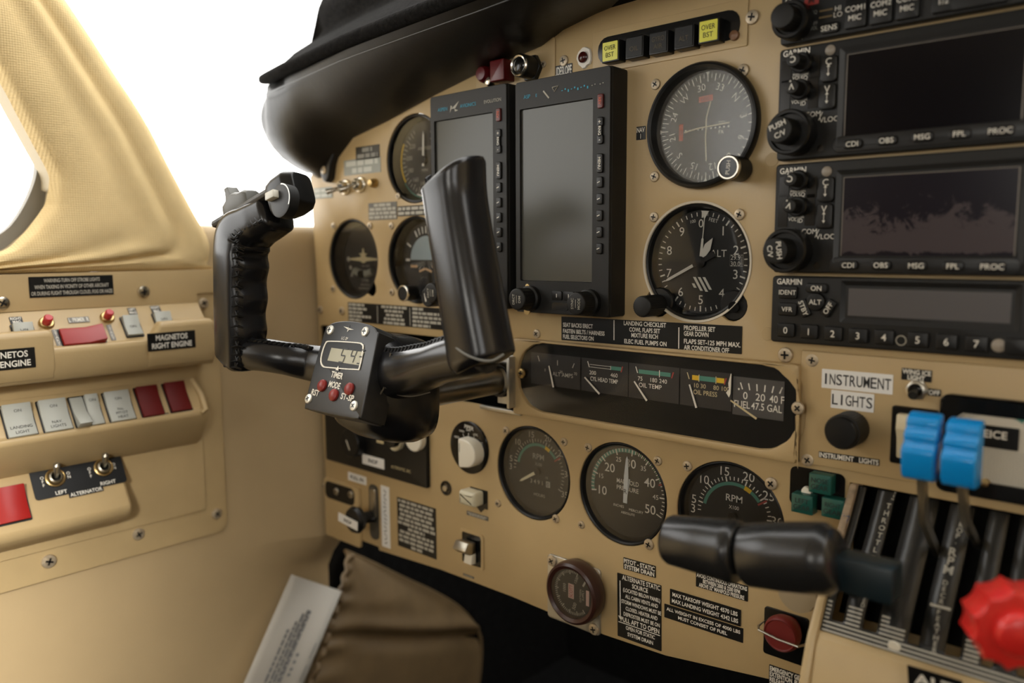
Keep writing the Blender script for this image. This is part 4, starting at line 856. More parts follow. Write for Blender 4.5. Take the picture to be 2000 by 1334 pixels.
for i, (nm, nums, arc, (na, nl)) in enumerate(DATA):
    x0, x1 = fx[i], fx[i+1]; xc = (x0+x1)/2; w_ = x1-x0
    dy = -.0015 if i == 4 else 0
    b = MB(); b.rect(xc, fm+dy, w_-.0008, fh, z); f = b.build('gauge_face', FG if i == 4 else FS, t)
    b = MB(); k = 1.0
    if i == 4:
        for j in range(6): b.rect(xc+w_*(-.32+.15*j), fm+fh*.27+dy, .0008, .0046, z+.0002, .35-.14*j)
        b.rect(xc+w_*.43, fm+fh*.27+dy, .0008, .0046, z+.0002, -.42); b.disc(.0007, z+.0002, 10, xc-w_*.37, fm+fh*.18+dy)
        for q, xx in (('0', -.24), ('20', .05), ('40 F', .36)): b.text(q, xc+w_*xx, fm+fh*.03+dy, .0048, z+.0002, bold=.004, fit=None if q != '40 F' else w_*.27)
        b.text('FUEL', xc-w_*.30, fm-fh*.21+dy, .0046, z+.0002, bold=.01, fit=w_*.31); b.text('47.5 GAL', xc+w_*.17, fm-fh*.21+dy, .0046, z+.0002, bold=.006, fit=w_*.58)
    else:
        for q, xx in zip(nums, ((-.2, .12, .40), (-.24, 0, .21), (-.26, .01, .19), (-.16, -.03, .30))[i] if i != 3 else (-.17, -.04, .30)):
            if q: b.text(q, xc+w_*xx, fm+fh*(.08 if i else -.02), .0030 if i else .0022, z+.0002, bold=0, fit=w_*.36)
        b.text(nm, xc+w_*(.15, .0, -.06, 0)[i], fm-fh*.10, .0032, z+.0002, bold=.004, fit=w_*(.58 if i in (1,) else .45))
        b.rect(xc-w_*.33, fm+fh*.32, .0007, .0048, z+.0003, .35)
        if i == 0: b.rect(xc+w_*.05, fm+fh*.25, .0007, .0042, z+.0003); b.rect(xc+w_*.36, fm+fh*.22, .0007, .0042, z+.0003, -.45)
        if i == 1: b.rect(xc-w_*.08, fm+fh*.32, w_*.44, .0003, z+.0003); b.rect(xc-w_*.08, fm+fh*.245, w_*.44, .0003, z+.0003); b.rect(xc+w_*.14, fm+fh*.285, .0004, .0030, z+.0003)
        if i == 2: b.rect(xc+w_*.12, fm+fh*.28, .0006, .0050, z+.0004)
        if i == 3: b.rect(xc-w_*.12, fm+fh*.285, .0006, .0050, z+.0004); b.rect(xc+w_*.20, fm+fh*.285, .0006, .0050, z+.0004)
    b.build('gauge_lettering', DIM if i < 1 else (mat('cream_print', (.62, .52, .30)) if i == 3 else WHT), f)
    b = MB()
    if i == 1: b.rect(xc+w_*.25, fm+fh*.285, w_*.22, .0028, z+.0002); b.build('green_arc', GARC, f)
    if i == 2: b.rect(xc+w_*.02, fm+fh*.28, w_*.62, .0030, z+.0002); b.build('green_arc', GARC, f)
    if i == 3:
        b.rect(xc+w_*.04, fm+fh*.285, w_*.32, .0034, z+.0002); b.build('green_arc', GARC, f)
        b = MB(); b.rect(xc-w_*.19, fm+fh*.285, w_*.13, .0034, z+.0002); b.rect(xc+w_*.28, fm+fh*.285, w_*.14, .0034, z+.0002); b.build('yellow_arc', YARC, f)
    if i in (1, 2, 3): b = MB(); b.rect(xc+w_*(.37 if i != 3 else .37), fm+fh*.28, .0010, .0046, z+.0004, -.3); b.build('red_line', RARC, f)
    L_ = fh*nl; px_ = xc+w_*((-.02, -.08, -.11, -.15, .0)[i]); py_ = fb+dy-.0006; ang = math.radians(-na)
    q = [(-.0007, 0), (.0007, 0), (.0005, L_), (-.0005, L_)]
    b = MB(); b.prism([(px_+p*math.cos(ang)-s_*math.sin(ang), py_+p*math.sin(ang)+s_*math.cos(ang)) for p, s_ in q], z+.0008, z+.0012); b.build('needle', WHT if i != 4 else MT['cream_print'], f)
b = MB(); b.prism([(p[0]*.985, p[1]*.96) for p in win], .0052, .0054); b.build('glass', GLC, t)
# chipped paint on the black window and its fixing screws
for px, py, m in ((1019, 729, BRS), (1559, 797, SCR)): x, y = PAN.pick(px, py, .0062); screw(t, x-cx, y-cy, .0062, .0042, m)
b = MB(); x, y = PAN.pick(1425, 752, .006)
b.poly([(x-cx-.0004, y-cy-.0085), (x-cx-.0026, y-cy-.0055), (x-cx-.0006, y-cy-.0030), (x-cx-.0012, y-cy+.001), (x-cx+.0004, y-cy+.0075), (x-cx+.0009, y-cy+.0078), (x-cx+.0008, y-cy-.001), (x-cx+.0006, y-cy-.006)], .0057); b.build('paint_chip', IVORY, t)
# control column bracket
a = PAN.pick(1000, 728, .010); cy = -.0635
t = thing('column_bracket', 'worn aluminium bracket where the control column enters the panel', 'bracket', PAN, .0640, cy)
b = MB(); b.box(.0075, 0, .006, .0030, .0430, .0160); b.box(-.0055, -.0005, -.0025, .026, .043, .0025); b.build('angle', ALU, t, bevel=.0006)
b = MB(); b.lathe([(.0145, -.002), (.0150, .001), (.0150, .006), (.0140, .0085), (.0120, .0085)], 40, -.0092, 0, caps=(True, False)); b.build('seal_ring', BLS, t)
screw(t, .0008, -.0170, -.0012, .0032, BRS); screw(t, .0008, .0170, -.0012, .0032, BRS)
b = MB(); b.box(-.012, -.027, .0015, .048, .0035, .004); b.build('lip', ALU, t, bevel=.001)
# subpanel on the right
SP = .0022
a = PAN.pick(1566, 684, SP); c = PAN.pick(1557, 912, SP); x0, y1, y0 = .3130, a[1], PAN.pick(1760, 938, SP)[1]; x1 = .475
cut = [PAN.pick(*p, SP) for p in ((1557, 905), (1560, 868), (1571, 838), (1574, 800), (1570, 765), (1563, 738), (1566, 690))]
poly = [(c[0]+.001, y0), (x1, y0), (x1, y1), (a[0], y1)]+[cut[k] for k in (5, 4, 3, 2, 1)]
cx, cy = (x0+x1)/2, (y0+y1)/2
t = thing('lighting_subpanel', 'raised beige plate with the instrument lights knob, below the radios', 'panel', PAN, cx, cy)
fill([(p[0]-cx, p[1]-cy) for p in poly], [], 0, SP, 'plate', BEI, t, bevel=.0006)
for px, py in ((1586, 704), (1577, 899)): x, y = PAN.pick(px, py, SP); screw(t, x-cx, y-cy, SP, .0040, None, flat=True)
placard(PAN, (1606, 720), (1745, 732), [], 'white tape label reading INSTRUMENT above the black knob', SP, TAPE, INK, bl=(1607, 757), extra=lambda mb, W, H: mb.mono('INSTRUMENT', 0, 0, H*.56, W*.0970, .0006, bold=.004), name='tape_label', cat='label')
placard(PAN, (1624, 761), (1708, 770), [], 'white tape label reading LIGHTS above the black knob', SP, TAPE, INK, bl=(1624, 796), extra=lambda mb, W, H: mb.mono('LIGHTS', 0, 0, H*.58, W*.160, .0006, bold=.004), name='tape_label', cat='label')
placard(PAN, (1762, 718), (1821, 724), ['WING ICE', 'LIGHT'], 'black placard reading WING ICE LIGHT', SP, pad=.0004, capk=.8, bl=(1762, 741), bold=.03)
placard(PAN, (1813, 758.5), (1838.5, 761.5), ['OFF'], 'small black placard reading OFF beside the wing ice toggle', SP, pad=.0005, bl=(1813, 772), bold=.03)
placard(PAN, (1599.5, 881), (1718, 897.5), ['INSTRUMENT   LIGHTS'], 'black strip reading INSTRUMENT LIGHTS under the black knob', SP, pad=.0004, capk=.84, bl=(1599, 893), bold=.03)
x, y = PAN.pick(1641, 846, SP+.019); t = thing('dimmer_knob', 'black fluted dimmer knob under the white LIGHTS label', 'knob', PAN, x, y, SP)
ks = [((.0106-(.0003 if i % 2 else 0))*math.cos(2*PI*i/80), (.0106-(.0003 if i % 2 else 0))*math.sin(2*PI*i/80)) for i in range(80)]
b = MB(); b.prism(ks, 0, .0165, .0005); b.build('skirt', BLK, t); b = MB(); b.lathe([(.0098, .0163), (.0096, .0180), (.0088, .0190), (.0001, .0196)], 40); b.build('cap', BLS, t)
x, y = PAN.pick(1789, 762, SP+.003); t = thing('toggle_switch', 'dark toggle switch below the WING ICE LIGHT placard', 'switch', PAN, x, y, SP)
b = MB(); b.prism(circ(.0062, 6), 0, .0018, .0004); b.lathe([(.0052, .001), (.0052, .0045), (.0040, .0050), (.0034, .0030)], 22, caps=(True, False)); b.build('collar', STL, t); b = MB(); b.lathe([(.0036, .003), (.0001, .0031)], 16); b.build('socket', BLG, t); b = MB(); b.tube([(0, 0, .003), (.0003, -.0010, .008), (.0006, -.0020, .011)], [.0016, .0020, .0026], 14); b.build('lever', CHR, t)
# de-ice rocker and ammeter
a = PAN.pick(1742, 792, SP+.003); c = PAN.pick(1826, 918, SP+.003); cx, cy = (a[0]+c[0])/2, (a[1]+c[1])/2; W_, H_ = c[0]-a[0], a[1]-c[1]
t = thing('rocker_switch', 'cream rocker switch in a black frame behind the blue levers', 'switch', PAN, cx, cy, SP, 'cream rocker')
o_ = rrect(0, 0, W_, H_, .0015, 4); i_ = rrect(0, 0, W_*.72, H_*.80, .001, 4)
b = MB(); b.rings([[(p, q, 0) for p, q in o_], [(p, q, .0026) for p, q in o_], [(p*.95, q*.97, .0034) for p, q in o_], [(p, q, .0034) for p, q in i_], [(p, q, 0) for p, q in i_]], (False, False)); b.build('frame', BLG, t)
b = MB(); w2, h2 = W_*.68, H_*.78
b.rings([[(-w2/2, h2/2, .001), (-w2/2, h2/2, .0075), (-w2/2, h2*.18, .0085), (-w2/2, -h2*.05, .0055), (-w2/2, -h2/2, .0040), (-w2/2, -h2/2, .001)], [(w2/2, h2/2, .001), (w2/2, h2/2, .0075), (w2/2, h2*.18, .0085), (w2/2, -h2*.05, .0055), (w2/2, -h2/2, .0040), (w2/2, -h2/2, .001)]]); k = b.build('rocker', CREAM, t, bevel=.0008)
b = MB(); b.text('OFF', .0015, h2*.32, .0030, .0090, bold=0); b.build('rocker_lettering', INK, k)
a = PAN.pick(1836, 790, SP+.004); W_ = .0560; H_ = .0555; cx = a[0]+W_/2; cy = PAN.pick(1918, 875, SP+.004)[1]
t = thing('ammeter', 'square black deice ammeter with a round cream dial behind the blue levers', 'gauge', PAN, cx, cy, SP)
o_ = rrect(0, 0, W_, H_, .0050, 6); i_ = [(p[0], p[1]) for p in [(.0252*math.cos(math.atan2(y, x)), .0240*math.sin(math.atan2(y, x))) for x, y in o_]]
b = MB(); b.rings([[(p, q, 0) for p, q in o_], [(p, q, .0042) for p, q in o_], [(p*.96, q*.96, .0056) for p, q in o_], [(p, q, .0056) for p, q in i_], [(p, q, .0036) for p, q in i_]], (False, False)); b.build('frame', BLG, t)
b = MB(); b.disc(.0254, .0037, 48); b.build('dial', mat('cream_dial', (.60, .56, .46), .6), t)
b = MB()
for i in range(41): b.tick(-72+3.6*i, .0196, .0225 if i % 5 else .0230, .00025, .0040)
b.arc(.0230, .0232, -75, 75, .0040, 40)
for i in range(-10, 11): b.rect(0, -.0110+i*.0011, .030, .00012, .0040); b.rect(i*.0015, -.0110, .00012, .0220, .0040)
b.build('dial_markings', GREYT, t)
b = MB(); b.arc(.0200, .0230, 18, 36, .0042, 8); b.build('green_arc', GARC, t)
lx, ly = PAN.pick(1937, 853, SP+.0046); lx -= cx; ly -= cy; b = MB(); b.rbox(lx, ly, .0250, .0120, .0040, .0046, .0006); lab = b.build('label_plate', BLS, t); b = MB(); b.text('DEICE', lx-.0005, ly+.0014, .0040, .0048, bold=.02, fit=.0190); b.build('label_lettering', WHT, lab)
b = MB(); b.lathe([(.0026, .0038), (.0024, .0055), (.0001, .0060)], 18, -.0035, -.0190); b.build('zero_screw', BRS, t)
# gear position lights
a = PAN.pick(1545, 914); c = PAN.pick(1648, 1018); cx, cy = (a[0]+c[0])/2, (a[1]+c[1])/2
t = thing('gear_lights', 'black recess holding the green landing gear lights', 'warning lights', PAN, cx, cy)
b = MB(); b.rbox(0, .003, c[0]-a[0], a[1]-c[1]-.002, 0, .0008, .004); b.build('recess', BLG, t)
for (px, py), q in zip(((1601, 946), (1566, 985), (1626, 994)), (('NOSE', 'GEAR'), ('LEFT', 'GEAR'), ('RIGHT', 'GEAR'))):
    hh = .0085; x, y = PAN.pick(px, py, hh); b = MB(); b.rbox(x-cx, y-cy, .0138, .0122, .0004, hh, .0006, .0006); k = b.build('light', GRN, t)
    b = MB()
    for i, s in enumerate(q): b.text(s, x-cx, y-cy+.0021*(1-2*i), .0030, hh+.0003, bold=0, fit=.0095 if i == 0 and len(s) > 4 else None)
    b.build('light_lettering', INK, k)
x, y = PAN.pick(1574, 961, .003); b = MB(); b.lathe([(.0034, .0006), (.0030, .0030), (.0001, .0034)], 20, x-cx, y-cy); b.build('painted_glint', IVORY, t)  # white disc painted in for the glint above the left gear light
# piper selector, small toggles
x, y = PAN.pick(916, 874, .001); t = thing('selector_knob', 'ivory selector knob on a black disc lettered PIPER', 'knob', PAN, x, y)
b = MB(); b.lathe([(.0238, 0), (.0238, .0012), (.0232, .0016), (.0001, .0016)], 48); b.build('dial_disc', BLG, t)
b = MB(); b.text('PIPER', .0012, .0185, .0034, .0019, rot=-.1, bold=.01)
for a_, q in ((-62, 'HDG'), (-30, 'OMNI'), (2, 'NAV'), (34, 'LOC'), (66, 'LOC')):
    b.tick(a_, .0105, .0136, .0005, .0019); b.text(q, .0166*math.sin(math.radians(a_)), .0160*math.cos(math.radians(a_)), .0020, .0019, bold=0, fit=.006)
b.build('dial_markings', WHT, t)
P = [(-.0088, -.0150), (-.0070, -.0165)]+[(.0135*math.sin(math.radians(a_))*1.0-.001, .0125*math.cos(math.radians(a_))-.003) for a_ in range(175, -5, -15)]+[(-.0075, .0100), (-.0092, .0085)]
kx, ky = PAN.pick(908, 885, .013); b = MB(M=Matrix.Translation((kx-x, ky-y, 0))); b.prism([(p[0], p[1]+.002) for p in P], .0012, .0130, .0016); k = b.build('knob', IVORY, t); b = MB(M=Matrix.Translation((kx-x, ky-y, 0))); b.rect(-.0066, .004, .0008, .0080, .0133); b.build('pointer', GREYT, k)
x, y = PAN.pick(872, 953); t = thing('jack_socket', 'black jack socket left of the ivory trim knob', 'socket', PAN, x, y); b = MB(); b.lathe([(.0068, 0), (.0068, .0012), (.0050, .0014), (.0042, .0002)], 26, caps=(True, False)); b.build('rim', BLG, t); b = MB(); b.lathe([(.0034, .0006), (.0026, .0030), (.0001, .0032)], 16); b.build('pin', STL, t)
a = PAN.pick(911, 955); c = PAN.pick(956, 992); x, y = PAN.pick(934, 972); t = thing('thumb_knob', 'ivory thumb wheel below the PIPER selector', 'knob', PAN, x, y)
b = MB(); b.poly([(-.0095, .0085), (-.0095, -.0085), (-.002, -.0085), (.0035, -.0130), (.0080, -.0085), (.0120, -.0085), (.0120, .0085)], .0004); b.build('opening', BLG, t)
b = MB(); b.rbox(-.0035, .0008, .0200, .0130, 0, .0125, .0022, .0035); b.build('wheel', mat('cream_wheel', (.66, .62, .46), .45), t)
placard(PAN, (912, 997), (954, 1018), [.95, .8], 'small silver two line placard under the ivory thumb wheel', bg=mat('silver_placard', (.10, .095, .085), .5), fg=DIM, rng=rr, capk=.85)
a = PAN.pick(899, 1030); c = PAN.pick(946, 1116); x, y = (a[0]+c[0])/2, (a[1]+c[1])/2; W_, H_ = c[0]-a[0], a[1]-c[1]
t = thing('lever_switch', 'steel lever switch in a tall black opening, lower edge of the panel', 'switch', PAN, x, y)
o_ = rrect(0, 0, W_, H_, .003, 4); i_ = rrect(0, 0, W_*.80, H_*.86, .002, 4); b = MB(); b.rings([[(p, q, 0) for p, q in o_], [(p*.98, q*.99, .0012) for p, q in o_], [(p, q, .0012) for p, q in i_], [(p, q, .0002) for p, q in i_]], (False, False)); b.build('frame', BEI, t)
b = MB(); b.poly(i_, .0003); b.build('opening', BLG, t)
b = MB(); b.rings([[(xx, H_*.26, .002), (xx, H_*.30, .012), (xx, H_*.10, .0165), (xx, -H_*.05, .010), (xx, -H_*.05, .002)] for xx in (-W_*.30, W_*.24)]); b.build('lever', STL, t, bevel=.001)
b = MB(); b.rings([[(xx, -H_*.05, .001), (xx, -H_*.05, .006), (xx, -H_*.34, .008), (xx, -H_*.36, .001)] for xx in (-W_*.12, W_*.20)]); b.build('tongue', IVORY, t, bevel=.001)
placard(PAN, (905, 1119), (926, 1131), [.9], 'tiny placard under the steel lever switch', bg=MT['silver_placard'], fg=DIM, rng=rr)
# autopilot controller
a = PAN.pick(641, 850); c = PAN.pick(833, 951); tr = PAN.pick(846, 831); y1 = tr[1]; y0 = c[1]; x0 = a[0]; x1 = (c[0]+tr[0])/2
cx, cy = (x0+x1)/2, (y0+y1)/2
t = thing('autopilot_panel', 'black autopilot controller with white INOP tape, below the yoke hub', 'controller', PAN, cx, cy)
b = MB(); b.rbox(0, 0, x1-x0, y1-y0, 0, .0040, .002, .0010); b.build('case', BLS, t)
def off(px, py, h): q = PAN.pick(px, py, h); return q[0]-cx, q[1]-cy
for px, py, r_, h_, m in ((682, 866, .0150, .014, BLS), (768, 862, .0098, .010, CREAM), (806, 858, .0120, .010, IVORY)):
    x, y = off(px, py, h_); b = MB(); b.lathe([(r_, .003), (r_, h_-.001), (r_-.001, h_), (.0001, h_)], 34, x, y); k = b.build('knob', m, t)
    if m is BLS: b = MB(); b.rect(x-.002, y-.002, .0014, .0110, h_+.0003, .5); b.build('knob_mark', IVORY, k)
    if m is CREAM: b = MB(); b.lathe([(.0068, h_-.001), (.0068, h_+.006), (.0001, h_+.007)], 24, x+.003, y+.002); b.build('inner_knob', BLS, k)
x, y = off(742, 863, .0045); b = MB(); b.rect(x, y, .011, .003, .0043); x, y = off(793, 888, .0045); x, y = off(785, 915, .0045); b.text('ALTIMATIC IIIC', x-.002, y-.001, .0030, .0043, bold=.0, fit=.040); b.build('lettering', mat('cream_print', (.62, .52, .30)), t)
placard(PAN, (708, 886), (751, 917), ['INOP'], 'white tape reading INOP stuck on the autopilot controller', .0042, TAPE, INK, pad=.003, name='tape_label', cat='label', capk=.6, xsm=.9)
# lower left: plate with plunger, slot and lever
a = PAN.pick(629, 938); c = PAN.pick(708, 1066); x0 = -.2105; x1 = c[0]; y1 = PAN.pick(660, 938)[1]; y0 = c[1]-.002; cx, cy = (x0+x1)/2, (y0+y1)/2
t = thing('vent_control_plate', 'small beige plate with a dark slot at the lower left corner of the panel', 'panel', PAN, cx, cy)
b = MB(); b.rbox(0, 0, x1-x0, y1-y0, 0, .0030, .003, .0008); b.build('plate', BEI, t)
s0 = PAN.pick(636, 958, .003); s1 = PAN.pick(692, 972, .003); b = MB(); b.rbox((s0[0]+s1[0])/2-cx, (s0[1]+s1[1])/2-cy+.001, s1[0]-s0[0], .0185, .0028, .0034, .006); b.build('slot', BLG, t)
for px, py in ((657, 960), (685, 966)): x, y = PAN.pick(px, py, .0036); screw(t, x-cx, y-cy, .0034, .0040, STL)
placard(PAN, (680, 921), (716, 948), ['PULL IN'], 'white tape reading PULL IN under the autopilot controller', .0002 if False else 0.0, TAPE, INK, pad=.002, name='tape_label', cat='label', capk=.55)
x, y = PAN.pick(689, 1017, .026); t = thing('pull_knob', 'black pull knob wearing a white INOP tape', 'knob', PAN, x, y, .0030)
b = MB(); b.lathe([(.0050, 0), (.0050, .012), (.0120, .015), (.0138, .020), (.0120, .0235), (.0001, .0245)], 36); b.build('knob', BLS, t)
placard(PAN, (661, 1003), (699, 1034), ['INOP'], 'white tape reading INOP on the black pull knob', .0282, TAPE, INK, pad=.003, rot=-.1, name='tape_label', cat='label', capk=.6, xsm=.9)
a = PAN.pick(721, 948); c = PAN.pick(741, 1052); cx, cy = (a[0]+c[0])/2, (a[1]+c[1])/2
t = thing('slide_lever', 'steel slide lever in a tall slot beside the black pull knob', 'lever', PAN, cx, cy)
b = MB(); b.rbox(0, 0, .0150, .058, 0, .0006, .006); b.build('slot', mat('slot_grey', (.05, .048, .042), .5), t); b = MB(); b.rbox(.001, .010, .0085, .030, .0004, .003, .002, .0008); b.build('slide', STL, t)
b = MB(); b.tube([(.002, -.006, .001), (-.004, -.007, .010), (-.018, -.010, .014)], [.0042, .0036, .0030], 12); b.build('arm', BLS, t)
placard(PAN, (744, 947), (763, 1072), [], 'tall white tape strip with handwriting beside the slide lever', 0, TAPE, GREYT, extra=lambda mb, W, H: [mb.rect(rr.uniform(-.0006, .0006), H*(.42-.065*i), W*.34, H*.018, .0006, rr.uniform(-.9, .9)) for i in range(14)], name='tape_label', cat='label')
placard(PAN, (776, 970), (853, 1093), [.98, .9, .92, .88, .95, 1, .45, .9, .97, .95, .3], 'square black instruction placard on the lower left panel', rng=rr, capk=.74, fg=DIM)
# oxygen gauge on its square plate
a = PAN.pick(1078, 1082); c = PAN.pick(1170, 1240); x, y = PAN.pick(1122, 1159)
t = thing('oxygen_gauge', 'brown rimmed pressure gauge on a square bare metal plate', 'gauge', PAN, x, y)
b = MB(); b.rbox(0, 0, .0535, .0545, 0, .0020, .003, .0006); b.build('plate', ALU, t)
for sx, sy in ((1, 1), (-1, 1), (1, -1)): screw(t, sx*.0215, sy*.0225, .0020, .0048, SCR)
gx, gy = PAN.pick(1115, 1160, .016); M_ = Matrix.Translation((gx-x, gy-y, 0)); BRO = mat('dark_brown_rim', (.040, .014, .010), .3)
b = MB(M_); b.lathe([(.0225, .0015), (.0248, .004), (.0255, .012), (.0245, .0165), (.0225, .0178), (.0200, .0165), (.0192, .0125)], 56, caps=(True, False)); b.build('rim', BRO, t)
b = MB(M_); b.disc(.0196, .0128, 44); b.build('dial', FACE, t)
b = MB(M_)
for i in range(46): b.tick(140+i*5.2, .0160 if i % 5 else .0148, .0182, .0008 if i % 5 == 0 else .0005, .0131)
b.text('1000', -.0088, .002, .0026, .0131, rot=PI/2, bold=0); b.text('500', .0012, -.0108, .0030, .0131, rot=PI/2-.3, bold=0); b.text('1500', .003, .0115, .0024, .0131, rot=1.2, bold=0)
b.text('OXYGEN', .0072, -.0005, .0018, .0131, rot=PI/2, bold=0); b.text('SUPPLY', .0098, .0005, .0018, .0131, rot=PI/2, bold=0); b.rect(.0110, .0105, .0016, .0060, .0131, -.5)
b.build('dial_markings', DIM, t)
PNK = mat('pink_label', (.62, .42, .36), .6)
b = MB(M_); b.rect(-.0020, .0008, .0056, .0120, .0132); k = b.build('maker_label', PNK, t); b = MB(M_); b.text('SCOTT', -.0020, .0008, .0032, .0134, rot=PI/2, bold=.01, fit=.0105); b.build('maker_lettering', RARC, k)
b = MB(M_); b.rect(.0142, -.0005, .0030, .0125, .0132); b.build('side_label', PNK, t)
b = MB(M_); b.disc(.0200, .0160, 44); b.build('glass', GLS, t)
# lower placards
placard(PAN, (1218, 1088), (1281, 1105.5), bl=(1216, 1110), bold=.03, lines=['PITOT - STATIC', 'SYSTEM DRAIN'], label='black placard reading PITOT - STATIC SYSTEM DRAIN', pad=.0006, capk=.78)
def alts(mb, W, H):
    L = (('ALTERNATE STATIC', .86, .05, .0036), ('SOURCE', .36, .03, .0034), ('(LOCATED BELOW PANEL)', .84, .06, .0029), ('ALL CABIN VENTS AND', .74, .06, .0029), ('STORM WINDOWS MUST BE', .90, .05, .0029), ('CLOSED. HEATER AND', .72, .06, .0029), ('DEFROSTER MUST BE ON', .82, .06, .0029), ('PULL AFT TO OPEN', .88, .02, .0036), ('OPEN FOR STATIC', .66, .03, .0029), ('SYSTEM DRAIN', .58, .03, .0029))
    for i, (s, f, dx, cap) in enumerate(L): mb.text(s, W*dx, H*(.455-.0945*i-(.02 if i > 7 else 0)), cap, .0006, fit=W*f, bold=.016)
    mb.rect(-W*.43, H*.10, .0008, H*.58, .0006); mb.poly([(-W*.48, -H*.17), (-W*.43, -H*.22), (-W*.38, -H*.17)], .0006); mb.rect(0, -H*.265, W*.95, .0006, .0006)
placard(PAN, (1206, 1118), (1292, 1143.5), bl=(1195, 1237), lines=[], label='tall black ALTERNATE STATIC SOURCE placard', extra=alts)
placard(PAN, (1360, 1116), (1461.5, 1145), bl=(1357, 1144), bold=.03, lines=['AVOID CONTINUOUS OPERATIONS', 'BETWEEN 2000 & 2200 RPM', 'ABOVE 32" MANIFOLD PRESSURE'], label='black placard reading AVOID CONTINUOUS OPERATIONS under the throttle handles', pad=.0006, capk=.8)
placard(PAN, (1298, 1178.5), (1452, 1227.5), bl=(1296.5, 1204.5), lines=['ALL WEIGHT IN EXCESS OF 4000 LBS', 'MUST CONSIST OF FUEL'], label='black strip reading ALL WEIGHT IN EXCESS OF 4000 LBS', pad=.0020, capk=.60, bold=.02)
placard(PAN, (1309, 1149.5), (1447.5, 1191.5), bl=(1306, 1179), lines=['MAX TAKEOFF WEIGHT 4570 LBS', 'MAX LANDING WEIGHT 4342 LBS'], label='black strip reading MAX TAKEOFF WEIGHT 4570 LBS', h=.0004, pad=.0018, capk=.60, bold=.02)
placard(PAN, (1503, 1297), (1575, 1322), bl=(1499, 1340), bold=.03, lines=['EMERGENCY GEAR', 'EXTENTION. PULL', 'RELEASE. SEE', 'BEFORE USE'], label='black EMERGENCY GEAR EXTENTION placard at the bottom edge', pad=.0006, capk=.8, al='L')
# emergency gear knob with wire guard
x, y = PAN.pick(1524, 1238); t = thing('emergency_knob', 'round red emergency gear knob behind a wire guard', 'knob', PAN, x, y)
b = MB(); b.rbox(.004, .0, .0300, .0330, 0, .0014, .002, .0004); b.build('mount', BLG, t)
kx, ky = PAN.pick(1523, 1241, .016); M_ = Matrix.Translation((kx-x, ky-y, 0)); b = MB(M_); b.lathe([(.0080, .0015), (.0080, .006), (.0112, .008), (.0120, .012), (.0112, .0155), (.0102, .0165), (.0095, .0158), (.0001, .0158)], 44); b.build('knob', mat('dark_red_knob', (.16, .012, .010), .45), t)
b = MB(M_); b.tube([(-.0150, .0012, .001), (-.0150, .0012, .0150), (-.0130, .0006, .0190), (0, -.001, .0200), (.0130, -.002, .0190), (.0170, -.0022, .010), (.0175, -.0022, .001)], .0008, 8); b.build('wire_guard', STL, t)
# landing gear lever knob
x, y = PAN.pick(1562, 1155, .030); t = thing('landing_gear_lever', 'smoky cream wheel shaped lever knob behind the throttle handles', 'lever', PAN, x, y)
b = MB(); b.lathe([(.0090, .018), (.0118, .020), (.0128, .026), (.0128, .030), (.0118, .0345), (.0001, .036)], 40); b.build('knob', mat('smoky_cream', (.34, .27, .17), .3), t); b = MB(); b.lathe([(.0035, 0), (.0035, .02)], 16); b.build('shaft', STL, t)
# ------------------------------------------------------------------ control yoke
def at3(px, py, y): x, z = PAN.pick(px, py, -y); return Vector((x, y, z))
yk = thing('control_yoke', 'black leather wrapped control yoke with a digital timer in its hub', 'control yoke', WLD, .0548, -.004, -.0635)
def wpart(name, b, m, parent=None, **k):
    p = parent or yk; iv = yk.matrix_world.inverted()
    b.v = [iv @ q for q in b.v]; return b.build(name, m, p, **k)
b = MB(); b.tube([(.0548, -.012, -.0635), (.0548, -.115, -.0635)], .0115, 36); wpart('column_tube', b, TUBE)
def sweep(path, ra, rb, n=28, up=(0, -1, 0), sq=.8, mod=None, endz=None):
    m = len(path); R = []
    for i, p in enumerate(path):
        t = (path[min(i+1, m-1)]-path[max(i-1, 0)]).normalized(); u = Vector(up); a = (u-t*u.dot(t)).normalized(); c = t.cross(a); ring = []
        for k in range(n):
            an = 2*PI*k/n; ca, sa = math.cos(an), math.sin(an); ca = math.copysign(abs(ca)**sq, ca); sa = math.copysign(abs(sa)**sq, sa)
            q = 1+(mod(i/(m-1), an) if mod else 0); v = p+a*(rb[i]*ca)+c*(ra[i]*sa*q)
            if endz: v = v+endz(i/(m-1), a*(rb[i]*ca)+c*(ra[i]*sa))
            ring.append(tuple(v))
        R.append(ring)
    return R
def res(P, n): return catmull(P, n)
def rad(T, m): return [lerp(i/(m-1), T) for i in range(m)]
# hub
b = MB(); R_ = []
for y, cx_, cz_, hx, hz in ((-.0985, .0560, -.0560, .016, .020), (-.1000, .0560, -.0560, .026, .031), (-.106, .0560, -.0560, .0325, .0375), (-.118, .0555, -.0550, .0355, .0400), (-.132, .0550, -.0530, .0360, .0400), (-.145, .0540, -.0500, .0350, .0385), (-.156, .0530, -.0460, .0330, .0350), (-.160, .0530, -.044, .0290, .0310), (-.161, .053, -.044, .018, .020)):
    ring = []
    for k in range(40):
        an = 2*PI*k/40; ca, sa = math.cos(an), math.sin(an); ring.append((cx_+hx*math.copysign(abs(ca)**.62, ca), y+(.010*(sa*.5+.5) if y < -.14 else 0), cz_+hz*math.copysign(abs(sa)**.62, sa)))
    R_.append(ring)
b.rings(R_); hub = wpart('hub', b, LEA, smooth=70)
